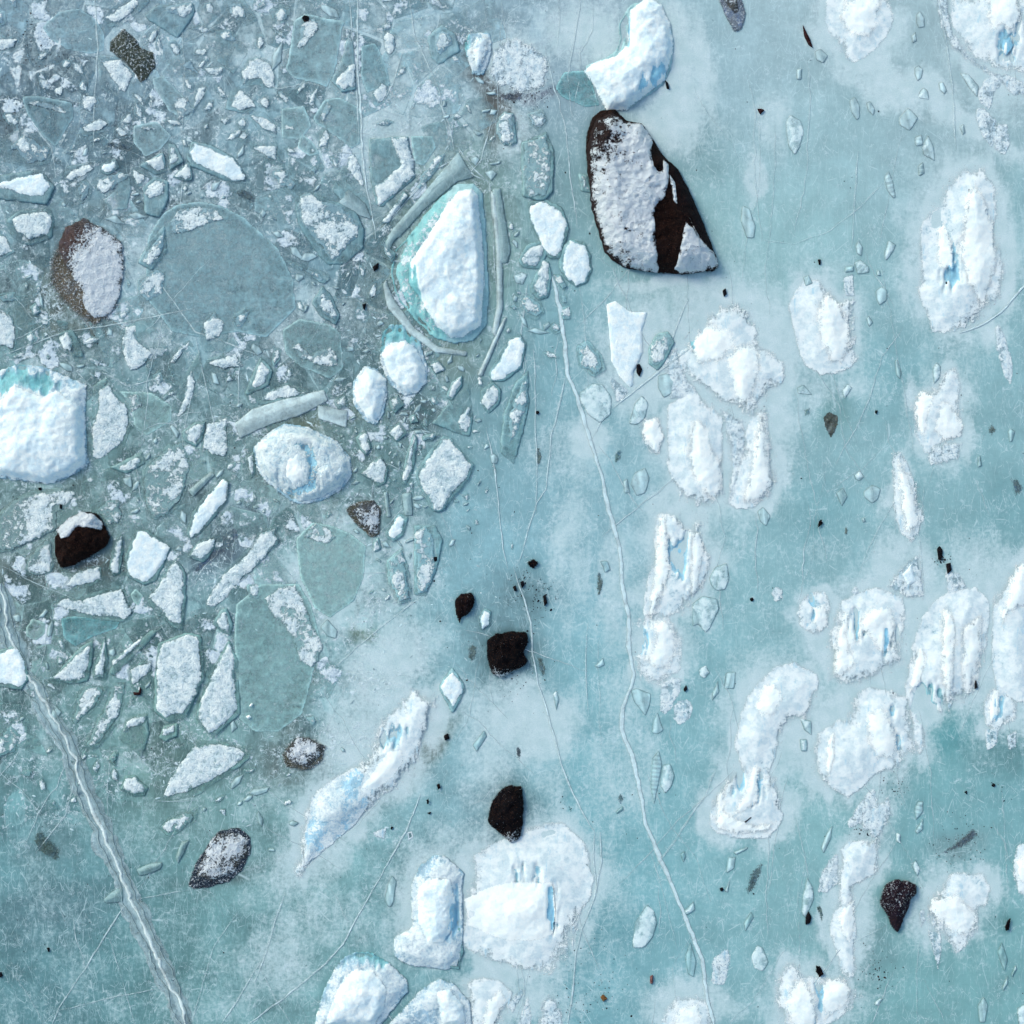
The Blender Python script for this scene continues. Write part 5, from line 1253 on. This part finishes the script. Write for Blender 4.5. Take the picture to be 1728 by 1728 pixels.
while len(seeds) < 620:
    x, y = Rh.uniform(-60, 960), Rh.uniform(-60, 1450)
    edge_ = 860-max(0, y-400)*.30
    if x > edge_ and Rh.random() > .04: continue
    if y > 1320-x*.12 and Rh.random() > .05: continue
    m_ = 24 if Rh.random() < .6 else 44
    if all((x-s_[0])**2+(y-s_[1])**2 > m_**2 for s_ in seeds): seeds.append((x, y))
    elif Rh.random() < .001: break
    if len(seeds) > 330: break
bodies = [np.array(q['body']) for q in pieces if q['k'] != 'A' and q['A'] > 500]
sd = np.array(seeds); n_plates = 0
for j, c in enumerate(seeds):
    dd = (sd[:, 0]-c[0])**2+(sd[:, 1]-c[1])**2
    cellp = clip_cell(c, sd[np.argsort(dd)[1:14]], 70)
    if cellp is None: continue
    if max(max(abs(v_[0]-c[0]), abs(v_[1]-c[1])) for v_ in cellp) > 69: continue
    cp = np.array(cellp); ctr = cp.mean(0); cp = ctr+(cp-ctr)*Rh.uniform(.92, 1.03)
    th = Rh.uniform(-.2, .2); cp = ctr+(cp-ctr)@np.array([[math.cos(th), math.sin(th)], [-math.sin(th), math.cos(th)]])
    if any(sdf(ctr[None], bb)[0] > 6 for bb in bodies if abs(bb[:, 0].mean()-ctr[0]) < 140 and abs(bb[:, 1].mean()-ctr[1]) < 140): continue
    q = roughen(cp, .8, j+900, 3); P, F, d, side = patch(q, 2.0)
    if len(P) < 12 or (ctr[0] > 560 and ctr[1] > 900): continue
    soft_ = 1-.6*smooth(640, 860, ctr[0])
    T = local_tint(np.array([ctr[0]]), np.array([ctr[1]]))[0]
    n = lum_noise(P, 26, j+400)
    tone = soft_*Rh.choice([-34, -24, -14, -4, 8, 20, 32]) + Rh.uniform(-3, 3)
    col = T+tone+np.array([-2, 2, 2])+(n*44)[:, None]
    col = col+(np.exp(-((d-1.2)/1.1)**2)*38)[:, None]
    snowy = Rh.random()*.75
    cov = np.full(len(P), -2.)
    if snowy < .72*soft_:
        ang = Rh.uniform(0, 6.28); u = ((P-ctr)@np.array([math.cos(ang), math.sin(ang)]))/(np.abs(P-ctr).max()+1)
        cov = -.36+u*.9+n*3.6-.7*np.exp(-d/4)
    alp = (.46+n*1.6).clip(.08, .8)*smooth(-.5, 2.0, d)+.03; alp = np.maximum(alp, .55*np.exp(-((d-1.4)/1.0)**2))
    alp = np.maximum(alp, smooth(-.3, .2, cov)*.9)
    z = H0(P[:, 0], P[:, 1])+.0025+(j % 7)*.0002+.008*smooth(0, 4, d)
    z[d <= 0] -= .006
    V3 = np.stack([*XY(P[:, 0], P[:, 1]), z], 1)
    o = make_mesh("healed_plate", V3, F, {"col": alb(np.clip(col, 2, 250)), "cov": cov, "alp": alp}, M_BODY, (*XY(*ctr), 0)); o.parent = lake
    n_plates += 1
print("healed plates", n_plates)

# ---------------------------------------------------------------- cracks and the pressure ridge: pieces of the lake ice
def ribbon(name, pts, width, prof, cols, alpha, mat, amp, seed, h, parent, rows=5, step=5):
    p = np.array(pts, float); out = []
    for i in range(len(p)-1):
        L = np.hypot(*(p[i+1]-p[i])); kk = max(1, int(L/step)); t = np.arange(kk)/kk
        out.append(p[i]+(p[i+1]-p[i])*t[:, None])
    q = np.concatenate(out+[p[-1:]])
    q = q+np.stack([fbm(q[:, 0], q[:, 1], 22, 3, seed)-.5, fbm(q[:, 0], q[:, 1], 22, 3, seed+9)-.5], 1)*amp
    tan = np.gradient(q, axis=0); L = np.hypot(tan[:, 0], tan[:, 1])+1e-6; nr = np.stack([-tan[:, 1]/L, tan[:, 0]/L], 1)
    w = width*(.35+1.35*fbm(q[:, 0], q[:, 1], 40, 4, seed+4, .7))*np.minimum(1, np.minimum(np.arange(len(q))+1, len(q)-np.arange(len(q)))/8+.15)
    u = np.linspace(-1, 1, rows); n = len(q)
    P = q[:, None, :]+nr[:, None, :]*(u[None, :, None]*w[:, None, None]/2)
    Pf = P.reshape(-1, 2); z = H0(Pf[:, 0], Pf[:, 1])+.02+h*np.tile(prof(u), n)
    a = (np.arange(n-1)[:, None]*rows+np.arange(rows-1)[None, :]).ravel()
    F = np.stack([a, a+1, a+rows+1, a+rows], 1)
    col = np.tile(cols, (n*rows, 1)) if np.ndim(cols) == 1 else np.tile(cols, (n, 1))
    al = (np.tile(alpha(u), n)*np.repeat(.7+.6*fbm(q[:, 0], q[:, 1], 60, 3, seed+2), rows)).clip(0, 1)
    V3 = np.stack([*XY(Pf[:, 0], Pf[:, 1]), z], 1)
    o = make_mesh(name, V3, F, {"col": alb(np.clip(col, 0, 252)), "cov": np.full(n*rows, -2.), "alp": al}, mat, (0, 0, 0))
    o.parent = parent
    return o
for j, line in enumerate(CRACKS.strip().splitlines()):
    hd, pts = line.split("|"); w, op, _ = [float(t) for t in hd.split(",")]
    ribbon("healed_crack", [tuple(map(float, q.split(","))) for q in pts.split()], w*1.6, lambda u: 1-u*u,
           np.array([206, 224, 232.]), lambda u, op=op: op*1.15*(1-u*u)**.7, M_CHIP, 5 if w > 2.4 else 3, 50+j, .012, lake)
Rk = np.random.default_rng(23)
for j in range(170):
    x, y = Rk.uniform(-40, 1770), Rk.uniform(-40, 1770)
    if x < 800 and y < 1350: ang = Rk.uniform(0, 180)
    elif x < 800: ang = Rk.choice([-58, -50, 62, 20, -12]) + Rk.normal()*7
    else: ang = 90+Rk.choice([-26, 0, 0, 6, -12, 18, 50]) + Rk.normal()*6
    L_ = Rk.uniform(40, 240) if x < 800 else Rk.uniform(50, 330); dx_, dy_ = math.cos(math.radians(ang)), math.sin(math.radians(ang))
    pts = [(x+dx_*t*L_+Rk.normal()*L_*.02, y+dy_*t*L_+Rk.normal()*L_*.02) for t in (0, .2, .45, .7, 1)]
    op = Rk.uniform(.45, .95)
    ribbon("hairline_crack", pts, Rk.uniform(1.3, 2.6), lambda u: 1-u*u, np.array([204, 222, 230.]), lambda u, op=op: op*(1-u*u)**.6, M_CHIP, Rk.uniform(3, 10), 600+j, .006, lake, rows=3, step=6)
rp = [tuple(map(float, q.split(","))) for q in RIDGE.split()]
ridge = bpy.data.objects.new("pressure_ridge", None); COL.objects.link(ridge)
ridge.location = (*XY(172, 1400), 0)
ridge["label"] = "long grey-white pressure ridge running down the lower corner of the lake ice"; ridge["category"] = "ice ridge"; ridge["kind"] = "thing"
inv = (-ridge.location.x, -ridge.location.y, 0)
def ridge_part(name, off, *a, **k):
    o = ribbon(name, [(x+off*.85, y-off*.5) for x, y in rp], *a, parent=ridge, **k); o.location = inv
ridge_part("ridge_bed", 0, 34, lambda u: .0+.3*(1-u*u), np.stack([np.array(c, float) for c in ((176, 198, 206), (136, 160, 170), (156, 178, 188), (182, 202, 210), (146, 170, 180), (158, 182, 192), (194, 212, 220))]),
           lambda u: np.array([.55, .85, .9, .95, .9, .85, .5]), M_RIME, 12, 301, .035, rows=7)
ridge_part("raised_lip", 3, 6, lambda u: 1-u*u, np.array([222, 232, 236.]), lambda u: .95-.5*u*u, M_RIME, 14, 311, .07, rows=5)
ridge_part("raised_lip", -9, 2.2, lambda u: 1-u*u, np.array([170, 188, 194.]), lambda u: .9-.5*u*u, M_RIME, 16, 322, .05, rows=5)
ridge_part("raised_lip", 11, 2, lambda u: 1-u*u, np.array([168, 186, 190.]), lambda u: .8-.5*u*u, M_RIME, 14, 333, .05, rows=5)

# ---------------------------------------------------------------- uncounted stuff: grit and tiny ice splinters
R = np.random.default_rng(11)
def scatter(name, spots, size, colf, mat, label_unused, flat=.4, cov=-3.0, elong=1.6):
    V = []; F = []; Cc = []; al = []
    for i, (x, y) in enumerate(spots):
        s = size(i); a = R.uniform(0, math.pi*2); n = 6; el = R.uniform(1, elong)
        b = len(V)
        cx, cy = XY(x, y); z = float(H0(np.array([x]), np.array([y]))[0])+.02
        V.append((cx, cy, z+s*PX*flat))
        c = colf(i)
        for q in range(n):
            t = 2*math.pi*q/n; rr_ = s*R.uniform(.7, 1.2)
            ux, uy = math.cos(t)*rr_*el, math.sin(t)*rr_
            V.append((cx+(ux*math.cos(a)-uy*math.sin(a))*PX, cy+(ux*math.sin(a)+uy*math.cos(a))*PX, z-.03))
        for q in range(n): F.append((b, b+1+q, b+1+(q+1) % n))
        Cc += [c]*(n+1)
    o = make_mesh(name, V, F, {"col": alb(np.array(Cc, float)), "cov": np.full(len(V), cov), "alp": np.ones(len(V))}, mat, (0, 0, 0))
    o["kind"] = "stuff"
    return o
cl_ = [(60, 80, 50, 130), (12, 200, 14, 60), (60, 60, 40, 50), (880, 995, 30, 60), (915, 1010, 22, 60), (870, 1150, 30, 25), (1000, 1660, 50, 50), (980, 1700, 30, 30), (640, 455, 25, 30),
       (1590, 945, 10, 40), (1480, 1640, 30, 70), (1460, 1400, 20, 30), (1620, 1420, 40, 90), (1505, 1330, 25, 30), (1015, 240, 20, 20), (895, 158, 35, 60), (1120, 1340, 20, 10), (90, 1590, 60, 12), (740, 1000, 80, 12), (880, 1080, 60, 30), (955, 1365, 12, 10), (1680, 1330, 30, 12), (110, 470, 30, 30), (155, 545, 30, 30)]
sp_ = []
for cx, cy, r_, n in cl_:
    for _ in range(n): sp_.append((cx+R.normal()*r_*.6, cy+R.normal()*r_*.6))
for _ in range(420): sp_.append((R.uniform(-60, 1790), R.uniform(-60, 1790)))
scatter("grit", sp_, lambda i: R.uniform(.45, 1.25) if R.random() < .9 else R.uniform(1.2, 2.2), lambda i: (30, 34, 44) if R.random() < .8 else (70, 50, 48), M_ROCK, "")
sp2 = []
while len(sp2) < 1300:
    x, y = R.uniform(-40, 900), R.uniform(-40, 1400)
    if R.random() < .25: x, y = R.normal()*60+690, R.normal()*70+700
    if x > 620+(1400-y)*.15: 
        if R.random() > .2: continue
    sp2.append((x, y))
scatter("ice_splinters", sp2, lambda i: R.uniform(.7, 2.2), lambda i: tuple(np.array([170, 192, 202])+R.integers(-30, 44)), M_CHIP, "", flat=.25, cov=-3.0, elong=5)

# ---------------------------------------------------------------- what each thing is called
def bearing(dx, dy):
    a = math.degrees(math.atan2(dy, dx)) % 360
    return ["to the right of", "below and right of", "below", "below and left of", "to the left of", "above and left of", "above", "above and right of"][int((a+22.5)//45) % 8]
used = {}
for p in pieces:
    if p.get('extra'): continue
    cx, cy = p['c']
    own = [l for l in LAND if math.hypot(l[1]-cx, l[2]-cy) < 22 and p['A'] > 600]
    best = sorted(LAND, key=lambda l: math.hypot(l[1]-cx, l[2]-cy))
    best = [b for b in best if b not in own]
    b = best[0]
    cands = []
    for b in best[:3]:
        cands.append(f"{p['d']}, {bearing(cx-b[1], cy-b[2])} {b[0]}")
    lab = next((c for c in cands if c.lower() not in used and len(c.replace('-', '').split()) <= 16), p['d'])
    if len(p['d'].split()) >= 8: lab = p['d']
    used[lab.lower()] = 1
    p['o']["label"] = lab
named = [q for q in pieces if not q.get('extra') and len(q['d'].replace('-', '-').split()) <= 7]
for p in pieces:
    if not p.get('extra'): continue
    cx, cy = p['c']; el = 'slim' if np.linalg.svd(np.array(p['body'])-np.mean(p['body'], 0))[1][0] > 2.1*np.linalg.svd(np.array(p['body'])-np.mean(p['body'], 0))[1][1] else 'stubby'
    first = ('tiny ' if p['A'] < 160 else 'small ')+('snowy ' if p['snow'] else 'bare ')
    near = sorted(named, key=lambda q: math.hypot(q['c'][0]-cx, q['c'][1]-cy))[:8]
    lab = None
    for q in near:
        for nm_ in ('shard', el+' shard'):
            c = f"{first}{nm_} {bearing(cx-q['c'][0], cy-q['c'][1])} the {q['d']}"
            if c.lower() not in used and len(c.split()) <= 16: lab = c; break
        if lab: break
    p['o']["label"] = lab or p['lab']; used[(lab or p['lab']).lower()] = 1
bpy.context.view_layer.update()
print("pieces", len(pieces), "tris", sum(len(o.data.polygons)*2 for o in scene.objects if o.type == 'MESH'))
